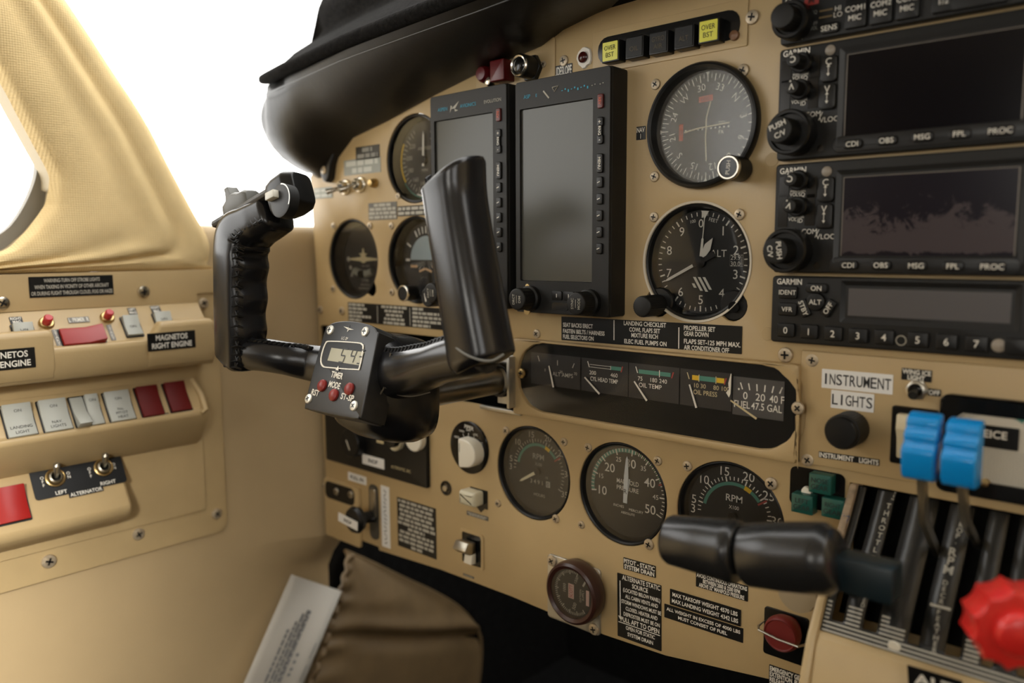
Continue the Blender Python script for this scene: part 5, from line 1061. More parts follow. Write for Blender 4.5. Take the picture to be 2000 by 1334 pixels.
# left grip with finger grooves, its top bending inwards
P = [at3(*p) for p in ((468, 706, -.182), (470, 690, -.182), (470, 640, -.182), (470, 580, -.181), (471, 520, -.180), (472, 484, -.179), (477, 460, -.178), (498, 443, -.175), (522, 429, -.172), (546, 414, -.169))]
path = res(P, 6); m = len(path)
ra = rad([(0, .010), (.03, .0160), (.1, .0175), (.45, .0184), (.6, .0190), (.70, .0180), (.80, .0150), (.97, .0140), (1, .010)], m); rb = rad([(0, .010), (.04, .0165), (.5, .0185), (.85, .0175), (.97, .0155), (1, .011)], m)
cr = path[m//3]
def groove(t, an):
    g = math.cos(an)*-.55+math.sin(an)*.83
    if g < .2 or not .10 < t < .56: return 0
    return .11*(math.cos((t-.10)/.46*4*2*PI)-.7)*min(1, (g-.2)*2)
b = MB(); b.rings(sweep(path, ra, rb, sq=.66, mod=lambda t, a: groove(t, a) if True else 0)); gl = wpart('grip', b, LEA, smooth=70)
# right grip, tapering up to a slanted top
P = [at3(*p) for p in ((946, 716, -.155), (941, 700, -.155), (934, 660, -.155), (922, 590, -.155), (909, 510, -.154), (897, 440, -.153), (889, 385, -.152), (886, 352, -.152), (885, 338, -.152))]
path2 = res(P, 6); m2 = len(path2)
ra2 = rad([(0, .008), (.035, .0150), (.09, .0188), (.16, .0196), (.5, .0180), (.8, .0182), (.92, .0188), (.965, .0178), (1, .0140)], m2); rb2 = rad([(0, .008), (.04, .0150), (.12, .0180), (.9, .0175), (.97, .016), (1, .012)], m2)
sl = lambda t, o: Vector((0, 0, (o.x*.55+o.y*.15)*max(0, (t-.72)/.28)))+Vector((0, 0, (-o.x*.10)*max(0, (.12-t)/.12)))
b = MB(); b.rings(sweep(path2, ra2, rb2, mod=None, endz=sl, sq=.72)); gr = wpart('grip', b, LEA, smooth=70)
# arms
A1 = res([at3(*p) for p in ((655, 716, -.146), (610, 709, -.152), (560, 700, -.166), (505, 692, -.177), (470, 694, -.182), (448, 703, -.183))], 6)
b = MB(); b.rings(sweep(A1, rad([(0, .0150), (.4, .0125), (.75, .0125), (.9, .0110), (1, .004)], len(A1)), rad([(0, .014), (.8, .0130), (1, .005)], len(A1)), sq=.9, up=(0, -1, .2))); al = wpart('arm', b, LEA, smooth=70)
A2 = res([at3(*p) for p in ((748, 728, -.136), (790, 727, -.142), (835, 716, -.149), (880, 702, -.153), (925, 692, -.155), (948, 690, -.155))], 6)
b = MB(); b.rings(sweep(A2, rad([(0, .0210), (.25, .0165), (.5, .0130), (.75, .0140), (1, .0120)], len(A2)), rad([(0, .020), (.3, .016), (.8, .0150), (1, .013)], len(A2)), sq=.9, up=(0, -1, .2))); ar = wpart('arm', b, LEA, smooth=70)
# lacing: short stitches crossing the seams
def lacing(path, rr, side, parent, n, ln=.0034, spread=.0030, t0=.05, t1=.95, th=.0009, nm='lacing', zig=True):
    b = MB(); m = len(path)
    for k in range(n):
        t = t0+(t1-t0)*k/(n-1); f = t*(m-1); i = int(min(f, m-2)); p = path[i].lerp(path[i+1], f-i); T = (path[i+1]-path[i]).normalized()
        o = Vector(side); o = (o-T*o.dot(T)).normalized(); c = T.cross(o); r = lerp(t, rr); q = p+o*r
        for s in ((-1, 1) if zig else (1,)):
            a0 = q+c*(spread*s)-o*.0010; a1 = q+o*.0007+T*(ln*.35); a2 = q-c*(spread*.2*s)+T*ln-o*.0002
            b.tube([a0, a1, a2], [th*.8, th, th*.7], 6)
    return wpart(nm, b, BLS, parent)
lacing(path, [(0, .0185), (.5, .0205), (.7, .0200), (.8, .0170), (1, .0160)], (.80, -.60, 0), gl, 26, .0048, .0042, .06, .92, .0010)
lacing(A1, [(0, .0160), (.4, .0137), (.75, .0134), (1, .0115)], (.2, -.55, .85), al, 22, .0040, .0026, .16, .80, .0010, zig=False)
lacing(A2, [(0, .0220), (.25, .0176), (.5, .0146), (.75, .0152), (1, .015)], (.1, -.45, .9), ar, 24, .0038, .0028, .10, .78, .0010, zig=False)
b = MB()
for k in range(34):
    t = .10+.82*k/33; f = t*(m2-1); i = int(f); p = path2[i].lerp(path2[i+1], f-i); q = p+Vector((-.0182, -.004, 0)); b.tube([q+Vector((0, -.0022, -.0010)), q+Vector((-.0010, 0, .0004)), q+Vector((0, .0024, .0018))], .0007, 5)
wpart('stitching', b, BLS, gr)
b = MB(); ring = []
for k in range(25):
    an = math.radians(150+k*8); c = path2[5]; q = c+Vector((.0192*math.cos(an), -.0172*abs(math.sin(an))**.8*1.0, .0125*math.sin(an)-.002+.003*math.cos(an))); ring.append(q)
# sewn seam round the foot of the right grip
sm = catmull([at3(*p) for p in ((874, 652, -.166), (881, 668, -.170), (896, 683, -.173), (915, 695, -.173), (938, 703, -.171), (962, 704, -.168), (984, 692, -.163))], 6)
b.tube(sm, .0006, 6); wpart('seam', b, GREYT, gr)
b = MB(); b.tube(catmull([at3(*p) for p in ((763, 690, -.155), (758, 715, -.1555), (752, 752, -.157), (742, 772, -.157), (735, 800, -.157), (742, 830, -.150), (752, 851, -.140))], 5), .0006, 6); b.tube(catmull([at3(*p) for p in ((752, 756, -.1575), (775, 770, -.152), (805, 774, -.146), (840, 766, -.138))], 5), .0005, 6); wpart('seam', b, mat('tan_thread', (.12, .10, .07), .7), hub)
# switch head on the left grip
pl = [at3(*p) for p in ((441, 437, -.176), (470, 420, -.175), (520, 391, -.173), (562, 366, -.171))]
b = MB(); b.tube(catmull([p+Vector((0, 0, -.001)) for p in pl], 4), .0032, 12, ry=.0125, up=(-.5, 0, .85), sq=.5); tp = wpart('switch_plate', b, mat('scuffed_black', (.03, .027, .022), .5, noise=.6, nscale=180), bevel=.0004)
HX = Fr(at3(470, 405, -.176), (at3(560, 366, -.171)-at3(433, 441, -.176)), (0, 1, 0)); HM = yk.matrix_world.inverted() @ HX.M   # x along the plate, z up out of it
HX = Fr(HX.o, HX.x, (HX.x.cross(Vector((0, -1, 0)))*-1).cross(HX.x)); GP = mat('grey_trim_switch', (.085, .083, .070), .45)
up = HX.x.cross(Vector((0, 1, 0))); up = up if up.z > 0 else -up
def oh(a, c, h): return HX.o+HX.x*a+Vector((0, 1, 0))*c+up*h
b = MB(); R_ = []
for a_, h0, h1, w_ in ((-.0150, 0, .004, .006), (-.0120, 0, .0062, .0075), (-.0060, 0, .0085, .008), (-.0010, 0, .0110, .008), (.004, 0, .0105, .008), (.0095, 0, .0085, .0078), (.0150, 0, .0085, .0072), (.0185, 0, .0068, .006)):
    R_.append([tuple(oh(a_, -w_, h0-.004)), tuple(oh(a_, w_, h0-.004)), tuple(oh(a_, w_, h1-.002)), tuple(oh(a_, w_*.6, h1)), tuple(oh(a_, -w_*.6, h1)), tuple(oh(a_, -w_, h1-.002))])
b.rings(R_); hs = wpart('trim_switch', b, GP, bevel=.0006)
b = MB(); R_ = []
for h_, a0, a1, w_ in ((.004, -.0105, -.0010, .005), (.0100, -.0100, -.0020, .005), (.0140, -.0098, -.0040, .0046), (.0175, -.0105, -.0058, .0044), (.0182, -.0100, -.0062, .0040)):
    R_.append([tuple(oh(a0, -w_, h_)), tuple(oh(a1, -w_, h_)), tuple(oh(a1, w_, h_)), tuple(oh(a0, w_, h_))])
b.rings(R_); wpart('rocker', b, GP, hs, bevel=.0006)
b = MB(); c = [at3(*p) for p in ((549, 395, -.172), (562, 386, -.171), (580, 373, -.169), (594, 366, -.167))]
b.tube(c, [.0125, .0140, .0140, .0105], 20, ry=[.0130, .0140, .0140, .011], up=(0, -1, 0), sq=.45); hd = wpart('switch_head', b, BLS, bevel=.0012)
F = Fr(at3(551, 392, -.187), (1, .05, .25), (-.25, .15, 1)); M_ = F.M
b = MB(M_); b.lathe([(.0118, -.006), (.0118, .0012), (.0104, .0016)], 32); bt = wpart('push_switch', b, BLK, None)
b = MB(M_); b.arc(.0109, .0117, 10, 120, .0018, 16); wpart('switch_ring', b, STL, bt)
b = MB(M_); b.box(-.0065, .0050, .0030, .0105, .0056, .006); wpart('button', b, mat('silver_button', (.60, .58, .50), .35), bt, bevel=.0008)
b = MB(); b.tube([at3(436, 706, -.185), at3(438, 716, -.186), at3(445, 717, -.186), at3(449, 708, -.185)], .0006, 6); wpart('wire_loop', b, BLS, al)
# timer
CLK = Fr((.0480, -.1640, -.0365), (1, 0, 0), (0, .025, .059))
tm = bpy.data.objects.new('timer', None); tm.empty_display_size = .01; COL.objects.link(tm); tm.parent = yk; tm.matrix_local = yk.matrix_world.inverted() @ CLK.M
tm['label'] = 'black digital timer reading 54 with three red buttons'
OL = [CLK.pick(*p) for p in ((596, 784), (601, 798), (615, 803), (690, 818), (701, 814), (708, 803), (737, 664), (736, 648), (726, 636), (700, 629), (676, 627), (655, 629), (641, 636), (632, 652))]
olc = [(p.x, p.y) for p in cat_closed(OL, 3)]
b = MB(); b.prism(olc, -.0215, 0, .0008); b.build('case', mat('timer_case', (.014, .014, .014), .38, noise=.2, nscale=120), tm)
b = MB(); win_o = [CLK.pick(*p) for p in ((627, 700), (630, 716), (645, 719.5), (695, 723), (704, 719), (711.5, 680), (709, 672), (700, 669), (648, 666), (636, 671))]
wo = [(p.x, p.y) for p in cat_closed(win_o, 3)]; wc = (sum(p[0] for p in wo)/len(wo), sum(p[1] for p in wo)/len(wo)); sc_ = lambda k: [(wc[0]+(p[0]-wc[0])*k, wc[1]+(p[1]-wc[1])*k*(1-(1-k)*.6)) for p in wo]
b.rings([[(x, y, .0002) for x, y in wo], [(x, y, .0007) for x, y in wo], [(x, y, .0007) for x, y in sc_(.95)], [(x, y, .0002) for x, y in sc_(.95)]], (False, False)); b.build('window_border', IVORY, tm)
b = MB(); b.poly(sc_(.955), .00025); b.build('window', BLK, tm)
l0 = CLK.pick(648, 679); l1 = CLK.pick(707, 714); cx_, cy_ = (l0[0]+l1[0])/2, (l0[1]+l1[1])/2; W_, H_ = l1[0]-l0[0]-.0018, (l0[1]-l1[1])*1.0
b = MB(); b.rect(cx_-.0006, cy_-.0002, W_, H_, .0005); ld = b.build('lcd', LCD, tm)
b = MB()
SEG = {'5': 'afgcd', '4': 'fgbc', '3': 'abgcd'}
def digit(b, ch, x, y, h, z, cut=1.0):
    w_ = h*.50; s = h*.10
    G_ = {'a': (0, h/2, w_, s), 'g': (0, 0, w_, s), 'd': (0, -h/2, w_, s), 'f': (-w_/2, h/4, s, h*.42), 'b': (w_/2, h/4, s, h*.42), 'e': (-w_/2, -h/4, s, h*.42), 'c': (w_/2, -h/4, s, h*.42)}
    for k in SEG[ch]:
        gx_, gy_, gw, gh = G_[k]; x0_, x1_ = gx_-gw/2, gx_+gw/2
        if cut < 1: x1_ = min(x1_, -w_/2+w_*cut+s/2); 
        if x1_ > x0_: sh = .12; b.add([(x+x0_+sh*(gy_-gh/2), y+gy_-gh/2, z), (x+x1_+sh*(gy_-gh/2), y+gy_-gh/2, z), (x+x1_+sh*(gy_+gh/2), y+gy_+gh/2, z), (x+x0_+sh*(gy_+gh/2), y+gy_+gh/2, z)], [(0, 1, 2, 3)])
for ch, px, py, cut in (('5', 670, 694.5, 1), ('4', 689, 695.5, 1), ('3', 706, 697, .5)): x, y = CLK.pick(px, py, .0007); digit(b, ch, x, y, .0098, .0007, cut)
b.build('digits', LCDK, ld)
b = MB()
def ct(px, py, s, cap, fit=None, bold=.0): x, y = CLK.pick(px, py); b.text(s, x, y, cap, .0003, fit=fit, bold=bold, rot=-.03)
ct(674, 661, 'LC-2P', .0021, .0085); ct(659, 733, 'TIMER', .0042, .0138, .022); ct(654, 752, 'MODE', .0042, .0132, .022); ct(616.5, 767, 'RST', .0042, .0092, .022); ct(679, 776, 'ST-SP', .0042, .0145, .022)
x, y = CLK.pick(661, 720); b.poly([(x-.0018, y-.0014), (x+.0018, y-.0014), (x, y+.0020)], .0008)
x, y = CLK.pick(681, 641.5); b.poly([(x-.0062, y+.0010), (x+.0005, y-.0010), (x+.0008, y+.0030), (x+.0012, y+.0004)], .0003); b.poly([(x-.0004, y+.0004), (x-.0001, y-.0028), (x+.0012, y-.0010), (x+.0066, y-.0006)], .0003)
b.build('timer_lettering', IVORY, tm)
for px, py in ((626, 752), (648.6, 770.5), (679, 758.5)): x, y = CLK.pick(px, py, .002); b = MB(); b.lathe([(.0044, 0), (.0043, .0014), (.0032, .0024), (.0001, .0028)], 24, x, y); b.build('button', mat('button_red', (.26, .022, .018), .4), tm)
for px, py in ((646, 645), (714, 648), (603.6, 779), (692, 793)): x, y = CLK.pick(px, py); screw(tm, x, y, 0, .0036, mat('bright_screw', (.72, .70, .62), .35, metal=.5))
# ------------------------------------------------------------------ pilot side switch panel
BOT = -.2432; RT = -.0957
pl_ = [(-.75, BOT), (RT-.012, BOT)]+[(RT-.012+.012*math.sin(math.radians(a)), BOT+.012-.012*math.cos(math.radians(a))) for a in (15, 30, 45, 60, 75, 90)]+[(RT, .0265), (-.75, .0265)]
sp = thing('side_switch_panel', 'beige switch panel with three stepped housings on the pilot side wall', 'panel', WALL, -.21, -.11, 0)
def wl(b): b.v = [Vector((q.x+.21, q.y+.11, q.z)) for q in b.v]; return b
wl(b := MB().prism(pl_, -.0035, 0, .0006)).build('plate', BE2, sp)
wl(b := MB().prism([(-.75, -.0035), (-.1270, -.0045), (-.1180, -.0045), (-.1165, .0005), (-.1180, .0040), (-.0960, .0040), (-.0960, .0275), (-.75, .0265)], .0002, .0026, .0005)).build('cover_strip', BE2, sp)
wl(b := MB().rbox(-.42, -.165, .603, .100, .0001, .0018, .003, .0006)).build('access_cover', BE2, sp)
def ext(prof, s0, s1, bev, seg=3):   # housing profile (z, out of wall) run along the wall
    b = MB(); b.rings([[(s0, z, w_) for z, w_ in prof], [(s1, z, w_) for z, w_ in prof]]); return wl(b), bev
T1P = [(-.0035, .0022), (-.034, .0270), (-.0335, .0310), (-.0375, .0330), (-.055, .0320), (-.0625, .0275), (-.0645, 0)]
b, _ = ext(T1P[::-1], -.75, -.1165, 0); h1 = b.build('upper_housing', BE2, sp, bevel=.0035, seg=4)
for s0, s1 in ((-.1690, -.1172), (-.345, -.2590)):   # raised boxes carrying the magneto placards
    b = MB(); R_ = []
    for s_, k in ((s0-.012, .0), (s0, 1.0), (s1-.003, 1.0), (s1, .86)):
        zt = -.0365+.0180*k; R_.append([(s_, -.060, .0200), (s_, -.060, .0300), (s_, -.050, .0345), (s_, zt-.004, .0345), (s_, zt, .0320), (s_, zt, .0235)])
    b.rings(R_); wl(b).build('placard_box', BE2, h1, bevel=.0030, seg=4)
T2P = [(-.0770, .0020), (-.1065, .0225), (-.1068, .0262), (-.1110, .0275), (-.1235, .0215), (-.1420, .0060), (-.1460, 0)]
b, _ = ext(T2P[::-1], -.75, -.1235, 0); h2 = b.build('middle_housing', BE2, sp, bevel=.0030, seg=4)
b = MB(); b.tube([(-.128, -.080, .0045), (-.1255, -.094, .0165), (-.1265, -.108, .0262), (-.132, -.1100, .0270)], .0028, 10); wl(b).build('end_rim', BE2, h2)
T3P = [(-.1395, .0020), (-.1830, .0275), (-.1880, .0285), (-.1955, .0240), (-.2080, 0)]
b, _ = ext(T3P[::-1], -.75, -.2010, 0); h3 = b.build('lower_housing', BE2, sp, bevel=.0045, seg=4)
for px, py, r, hh in ((280, 570, .0058, .0026), (4, 592, .0058, .0026), (397, 592, .0052, .0026), (270, 1043, .0058, 0), (95, 1096, .0062, 0), (423, 1003, .0055, 0)):
    x, y = WALL.pick(px, py, hh); screw(sp, x+.21, y+.11, hh, r, CHR if py < 580 or px < 10 else SCR)
def slope(z0, w0, z1, w1): return Fr((-.25+w0, 0, z0), (0, 1, 0), (w0-w1, 0, z0-z1))
T1 = slope(-.0035, .0022, -.034, .0270); T2 = slope(-.0770, .0020, -.1065, .0225); T3 = slope(-.1395, .0020, -.1830, .0275)
placard(WALL, (55, 541), (222, 575), ['WARNING-TURN OFF STROBE LIGHTS', 'WHEN TAXIING IN VICINITY OF OTHER AIRCRAFT', 'OR DURING FLIGHT THROUGH CLOUD, FOG OR HAZE'], 'black placard warning to turn off strobe lights, top of the side panel', .0027, fg=DIM, pad=.0012, capk=.58)
placard(WALL, (287, 652), (382, 678), ['MAGNETOS', 'RIGHT ENGINE'], 'black placard reading MAGNETOS RIGHT ENGINE', .0348, pad=.0015, capk=.66, xsm=.9)
placard(WALL, (-55, 688), (70, 717), ['MAGNETOS', 'LEFT ENGINE'], 'black placard ending NETOS ENGINE, cut by the left edge', .0348, pad=.0015, capk=.66, xsm=.9)
def rocker(fr, tl, br, m, label, lines=(), pressed=False, split=False, w=None, h_=None, txt=INK, h0=.0028, group='rocker switches of the side panel'):
    a = fr.pick(*tl, h0); c = fr.pick(*br, h0); W, H = w or (c[0]-a[0]), h_ or (a[1]-c[1]); cx, cy = (a[0]+c[0])/2, (a[1]+c[1])/2
    t = thing('rocker_switch', label, 'switch', fr, cx, cy, 0, group)
    b = MB(); b.rbox(0, 0, W+.0022, H+.0026, 0, .0009, .001); b.build('frame', BLS, t)
    for (x0, x1, flip) in (((-W/2, -.0004, True), (.0004, W/2, False)) if split else ((-W/2, W/2, False),)):
        hi, lo = (.0058, .0022) if not flip else (.0022, .0085)
        b = MB(); b.rings([[(xx, H/2, .0002), (xx, H/2, hi), (xx, 0, .0026 if not flip else .0030), (xx, -H/2, lo+.0012), (xx, -H/2, .0002)] for xx in (x0, x1)]); k = b.build('rocker', m, t, bevel=.0006)
        def onface(y): return (hi-.0026)*max(0, y)/(H/2)+.0026+(lo+.0012-.0026)*max(0, -y)/(H/2)+.0003
        if lines and not (split and flip):
            bb = MB()
            for y, s in lines: bb.text(s, (x0+x1)/2, y*H, .0026, onface(y*H), bold=.0, fit=(x1-x0)*.8)
            bb.build('rocker_lettering', txt, k)
    return t
LB = 'pale grey rocker switch '
rocker(T1, (23, 634), (72, 660), GRYS, LB+'under the leftmost RIGHT MAG tag, upper housing', ((.1, 'ON'),))
rocker(T1, (237, 619), (281, 652), GRYS, LB+'under the LEFT MAG tag, upper housing', ((-.05, 'ON'),))
rocker(T1, (299, 612), (343, 640), GRYS, LB+'at the right end of the upper housing', ((.1, 'ON'),))
a = T1.pick(163, 653, .004); t = thing('rocker_switch', 'wide glossy red starter rocker between two small red buttons', 'switch', T1, a[0], a[1], 0, 'rocker switches of the side panel')
b = MB(); b.rbox(0, 0, .0365, .0185, 0, .0009, .001); b.build('frame', BLS, t); b = MB(); b.rings([[(-.0172, yy, .0002), (-.0172, yy, .0036), (.0035, yy, .0034), (.0172, yy, .0075), (.0172, yy, .0002)] for yy in (.0082, -.0082)]); b.build('rocker', RED, t, bevel=.0007)
for px, py, lab in ((92, 628, 'small red push button left of the red starter rocker'), (211, 617, 'small red push button right of the red starter rocker')):
    a = T1.pick(px, py, .003); t = thing('push_button', lab, 'button', T1, *a, 0, 'red push buttons')
    b = MB(); b.lathe([(.0062, 0), (.0060, .0016), (.0050, .0026), (.0038, .0026)], 20); b.build('nut', BRS, t); b = MB(); b.lathe([(.0036, .0024), (.0036, .0085), (.0028, .0095), (.0001, .0096)], 20); b.build('button', mat('bright_red', (.50, .02, .025), .35), t)
for tl, br, tx, lab in (((17, 620), (46, 632), ['RIGHT', 'MAG'], 'tag reading RIGHT MAG at the left edge of the upper housing'), ((248, 602), (269, 614), ['LEFT', 'MAG'], 'tag reading LEFT MAG'), ((292, 598), (316, 611), ['RIGHT', 'MAG'], 'tag reading RIGHT MAG right of the LEFT MAG tag'), ((131, 621), (176, 629), ['L  PRIMER  R'], 'tag reading PRIMER above the red starter rocker')):
    placard(T1, tl, br, tx, lab, .0002, BLS if len(tx) > 1 else mat('silver_tag', (.2, .19, .17), .5), WHT if len(tx) > 1 else WHT, pad=.0005, capk=.75)
for px, py, lab in ((111, 660, 'narrow silver START tag left of the red starter rocker'), (217, 650, 'narrow silver START tag right of the red starter rocker')):
    a = T1.pick(px, py); t = thing('placard', lab, 'placard', T1, *a, .0002); b = MB(); b.rbox(0, 0, .0042, .0170, 0, .0003, .0004); b.build('plate', MT['silver_tag'], t); b = MB()
    for i, ch in enumerate('START'): b.text(ch, 0, .0064-.0032*i, .0026, .0005, bold=0)
    b.build('lettering', WHT, t)
rocker(T2, (10, 793), (66, 848), GRYS, LB+'lettered LANDING LIGHT, first of the middle row', ((.28, 'ON'), (-.22, 'LANDING'), (-.38, 'LIGHT')), w=.0215, h_=.0290)
rocker(T2, (82, 783), (134, 838), GRYS, LB+'lettered NAV LIGHTS, second of the middle row', ((.28, 'ON'), (-.22, 'NAV.'), (-.36, 'LIGHTS')), w=.0215, h_=.0290)
rocker(T2, (143, 774), (198, 829), GRYS, 'pale grey split rocker switch in the middle row, its left half tipped out', ((.30, 'ON'),), split=True, w=.0225, h_=.0290)
rocker(T2, (209, 766), (259, 819), GRYS, LB+'lettered PITOT HEAT, fourth of the middle row', ((.24, 'ON'), (-.10, 'No.'), (-.24, 'PITOT'), (-.38, 'HEAT')), w=.0215, h_=.0290)
rocker(T2, (268, 757), (318, 809), mat('deep_red', (.12, .005, .004), .5, spec=.3), 'dark red rocker switch above the AUX tag', w=.0195, h_=.0300)
rocker(T2, (322, 749), (373, 799), MT['deep_red'], 'dark red rocker switch above the PUMPS tag, last of the middle row', w=.0195, h_=.0300)
placard(T2, (311, 809), (333, 818), ['AUX.'], 'tag reading AUX. under a red rocker', .0003, pad=.0005); placard(T2, (355, 801), (381, 810), ['PUMPS'], 'tag reading PUMPS under a red rocker', .0003, pad=.0005)
rocker(T3, (-6, 953), (52, 1014), RED, 'red rocker switch at the left edge, in the lower housing', w=.0235, h_=.0300, h0=.004)
a = T3.pick(69, 917); c = T3.pick(239, 936); cx, cy = T3.pick(155, 930)
t = thing('alternator_plate', 'black plate lettered ALTERNATOR around two chrome toggles', 'placard', T3, cx, cy, .0002); W_ = .0760; H_ = .0285
b = MB(); b.rbox(0, 0, W_, H_, 0, .0006, .003); b.rbox(.002, -H_/2-.0012, .0285, .0050, .00001, .00059, .0006); b.build('plate', BLS, t); b = MB()
b.text('LEFT', -.0175, -.0112, .0032, .0008, bold=.01); b.text('RIGHT', .0215, -.0112, .0032, .0008, bold=.01); b.text('ALTERNATOR', .002, -H_/2-.0012, .0032, .0008, bold=.016, fit=.0265)
for sx in (-.0190, .0195):
    for i, ch in enumerate('OFF'): b.text(ch, sx-.0105, .0045-.0034*i, .0026, .0008, bold=.01)
    for i, ch in enumerate('ON'): b.text(ch, sx+.0105, .0045-.0034*i, .0026, .0008, bold=.01)
b.build('lettering', WHT, t)
for px, py, lab in ((108, 933, 'chrome toggle above LEFT on the alternator plate'), (202, 913, 'chrome toggle above RIGHT on the alternator plate')):
    x, y = T3.pick(px, py, .001); t = thing('toggle_switch', lab, 'switch', T3, x, y, .0008, 'alternator toggles')
    b = MB(); b.lathe([(.0082, 0), (.0082, .0012), (.0074, .0016), (.0060, .0010)], 28, caps=(False, False)); b.build('collar', BRS, t); b = MB(); b.lathe([(.0056, 0), (.0056, .0040), (.0044, .0048), (.0034, .0035)], 22, caps=(True, False)); b.build('bushing', STL, t)
    b = MB(); b.tube([(0, 0, .002), (-.0004, .0035, .009), (-.0008, .0068, .0150), (-.0009, .0075, .0165)], [.0018, .0024, .0030, .0012], 14); b.build('lever', STL, t)
# ------------------------------------------------------------------ footwell: side coloured dark for shade, map pocket and card
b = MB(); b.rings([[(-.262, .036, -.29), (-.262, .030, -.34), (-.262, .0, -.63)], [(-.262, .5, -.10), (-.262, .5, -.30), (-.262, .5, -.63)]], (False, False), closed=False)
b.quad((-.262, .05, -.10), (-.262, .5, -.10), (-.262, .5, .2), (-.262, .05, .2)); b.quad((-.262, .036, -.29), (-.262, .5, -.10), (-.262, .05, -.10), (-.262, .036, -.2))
strct('wall_left_footwell', b, DARK, 'footwell side coloured black for shade behind the map pocket', 'wall')
mp = thing('map_pocket', 'brown gathered cloth map pocket on the footwell side wall', 'pocket', WALL, .10, -.42, -.012)
top_ = catmull([Vector(p) for p in ((.0560, -.3120), (.10, -.342), (.15, -.378), (.20, -.413), (.245, -.450), (.276, -.488), (.2870, -.520), (.280, -.58), (.26, -.64))], 5)
edge_ = catmull([Vector(p) for p in ((.0560, -.3120), (.0500, -.335), (.0400, -.358), (.0290, -.380), (.0190, -.402), (.0080, -.425), (-.0060, -.452), (-.030, -.50), (-.06, -.56))], 5)
b = MB(); R_ = []; n_ = len(top_); rk = random.Random(9)
for i in range(n_):
    e = edge_[i]; q = top_[i]; row = []
    for k in range(15):
        f = k/14; p = e.lerp(q, f); t_ = i/(n_-1)
        puff = math.sin(PI*min(1, f*1.15))*.018*min(1, t_*3)+.004
        ruff = .0038*math.sin(i*1.15+.8*math.sin(i*.6))*max(0, 1-f*5.5)
        fold = .010*math.exp(-((t_-.42-.20*f)/.05)**2)*(.4+.6*f)-.008*math.exp(-((t_-.50-.20*f)/.05)**2)
        row.append((p.x-.10+ruff*.5, p.y+.42, .010*max(0, 1-f*4)+.002+puff+ruff+fold*min(1, f*4)))
    R_.append(row)
b.rings(R_, (False, False), closed=False); b.build('cloth', BROWN, mp, smooth=80, sub=1, solid=.003)
b = MB(); b.tube([(p.x-.10+.0016*math.sin(i*1.7), p.y+.42, .0150+.0035*math.sin(i*1.9)) for i, p in enumerate(edge_)], .0048, 10); b.build('elastic_hem', BROWN, mp, sub=1)
b = MB(); b.tube([(p.x-.10, p.y+.42, .004) for p in top_], .0022, 8); b.build('piping', BROWN, mp)
c0 = WALL.pick(570, 1122, .012); c1 = WALL.pick(668, 1155, .012); ux = Vector((c1[0]-c0[0], c1[1]-c0[1])); W_ = ux.length; ang = math.atan2(ux.y, ux.x)
cm = Vector((c0[0]+c1[0], c0[1]+c1[1]))/2+Vector((math.sin(ang), -math.cos(ang)))*.09
t = thing('checklist_card', 'white printed paper card standing in the map pocket', 'paper', WALL, cm.x, cm.y, .012, rot=ang)
b = MB(); b.rings([[(x, .09, .0006*math.cos(x*60)), (x, .0, .001+.0004*math.cos(x*60)), (x, -.09, .002)] for x in [W_*(k/8-.5) for k in range(9)]], (False, False), closed=False); b.build('sheet', PAPER, t, solid=.0005)
b = MB(); rp = random.Random(31)
for i, (xx, y0, y1) in enumerate(((-.18, .035, -.085), (-.10, .045, -.085), (-.04, .055, -.085), (.02, .060, -.085), (.06, .060, -.02))):
    M_ = Matrix.Translation((xx*W_, 0, .0024)) @ Matrix.Rotation(-PI/2, 4, 'Z'); s = MB(M_); s.words(-y0, -y1, 0, .0030, 0, rp); b.v += s.v; n0 = len(b.v)-len(s.v); b.f += [tuple(j+n0 for j in f) for f in s.f]; b.mi += [0]*len(s.f)
for y in (.012, .004, -.004, -.010, -.030, -.036): b.rect(W_*.16, y, .004+.003*(abs(y*1000) % 2), .0034, .0026, .6)
for y in (.02, -.005): b.rect(W_*.40, y, .0012, .018, .0026)
b.build('print', mat('grey_ink', (.22, .22, .22), .8), t)
# ------------------------------------------------------------------ power quadrant
QZ = [(-.30,-.068),(-.21,-.066),(-.20,-.064),(-.1744,-.055),(-.155,-.0435),(-.138,-.030),(-.1207,-.0155),(-.1085,-.006),(-.0964,.003),(-.09,.008)]
def qy(z): return lerp(z, QZ)
def qpick(px, py, off=0):
    d = c_f+c_r*((px-1000)/FPX)+c_u*((667-py)/FPX); lo, hi = .2, .7
    for _ in range(50):
        m_ = (lo+hi)/2; p = CC+d*m_
        if p.y > qy(p.z)-off: hi = m_
        else: lo = m_
    return CC+d*((lo+hi)/2)
SL = []
for l, r_ in (((1659, 1075), (1683, 1075)), ((1721, 1075), (1751, 1075)), ((1805, 1106), (1829, 1106)), ((1876, 1122), (1907, 1122)), ((1965, 1044), (1988, 1044))): SL.append((qpick(*l).x, qpick(*r_).x))
SL.append((SL[-1][0]+.0155, SL[-1][1]+.0155))
XL, XR = .3480, .4700
qd = thing('power_quadrant', 'black curved lever quadrant lettered THROTTLE and PROP. RPM in a beige housing', 'quadrant', WLD, .40, 0, -.20)
def qp(name, b, m, parent=None, **k): b.v = [qd.matrix_world.inverted() @ q for q in b.v]; return b.build(name, m, parent or qd, **k)
ZB = [-.1648]*6   # lower end of each slot
zs_ = [-.1712+.0016*i for i in range(60)]; zs_ = [z for z in zs_ if z < -.0985]+[-.0985]
QB = mat('quadrant_black', (.012, .012, .011), .30, noise=.2, nscale=90)
xs_ = sorted(set([XL, XR]+[v for s_ in SL for v in s_]))
b = MB(); idx = {}
for i, z in enumerate(zs_):
    for j, x in enumerate(xs_): b.v.append(Vector((x, qy(z), z))); b.mi = b.mi
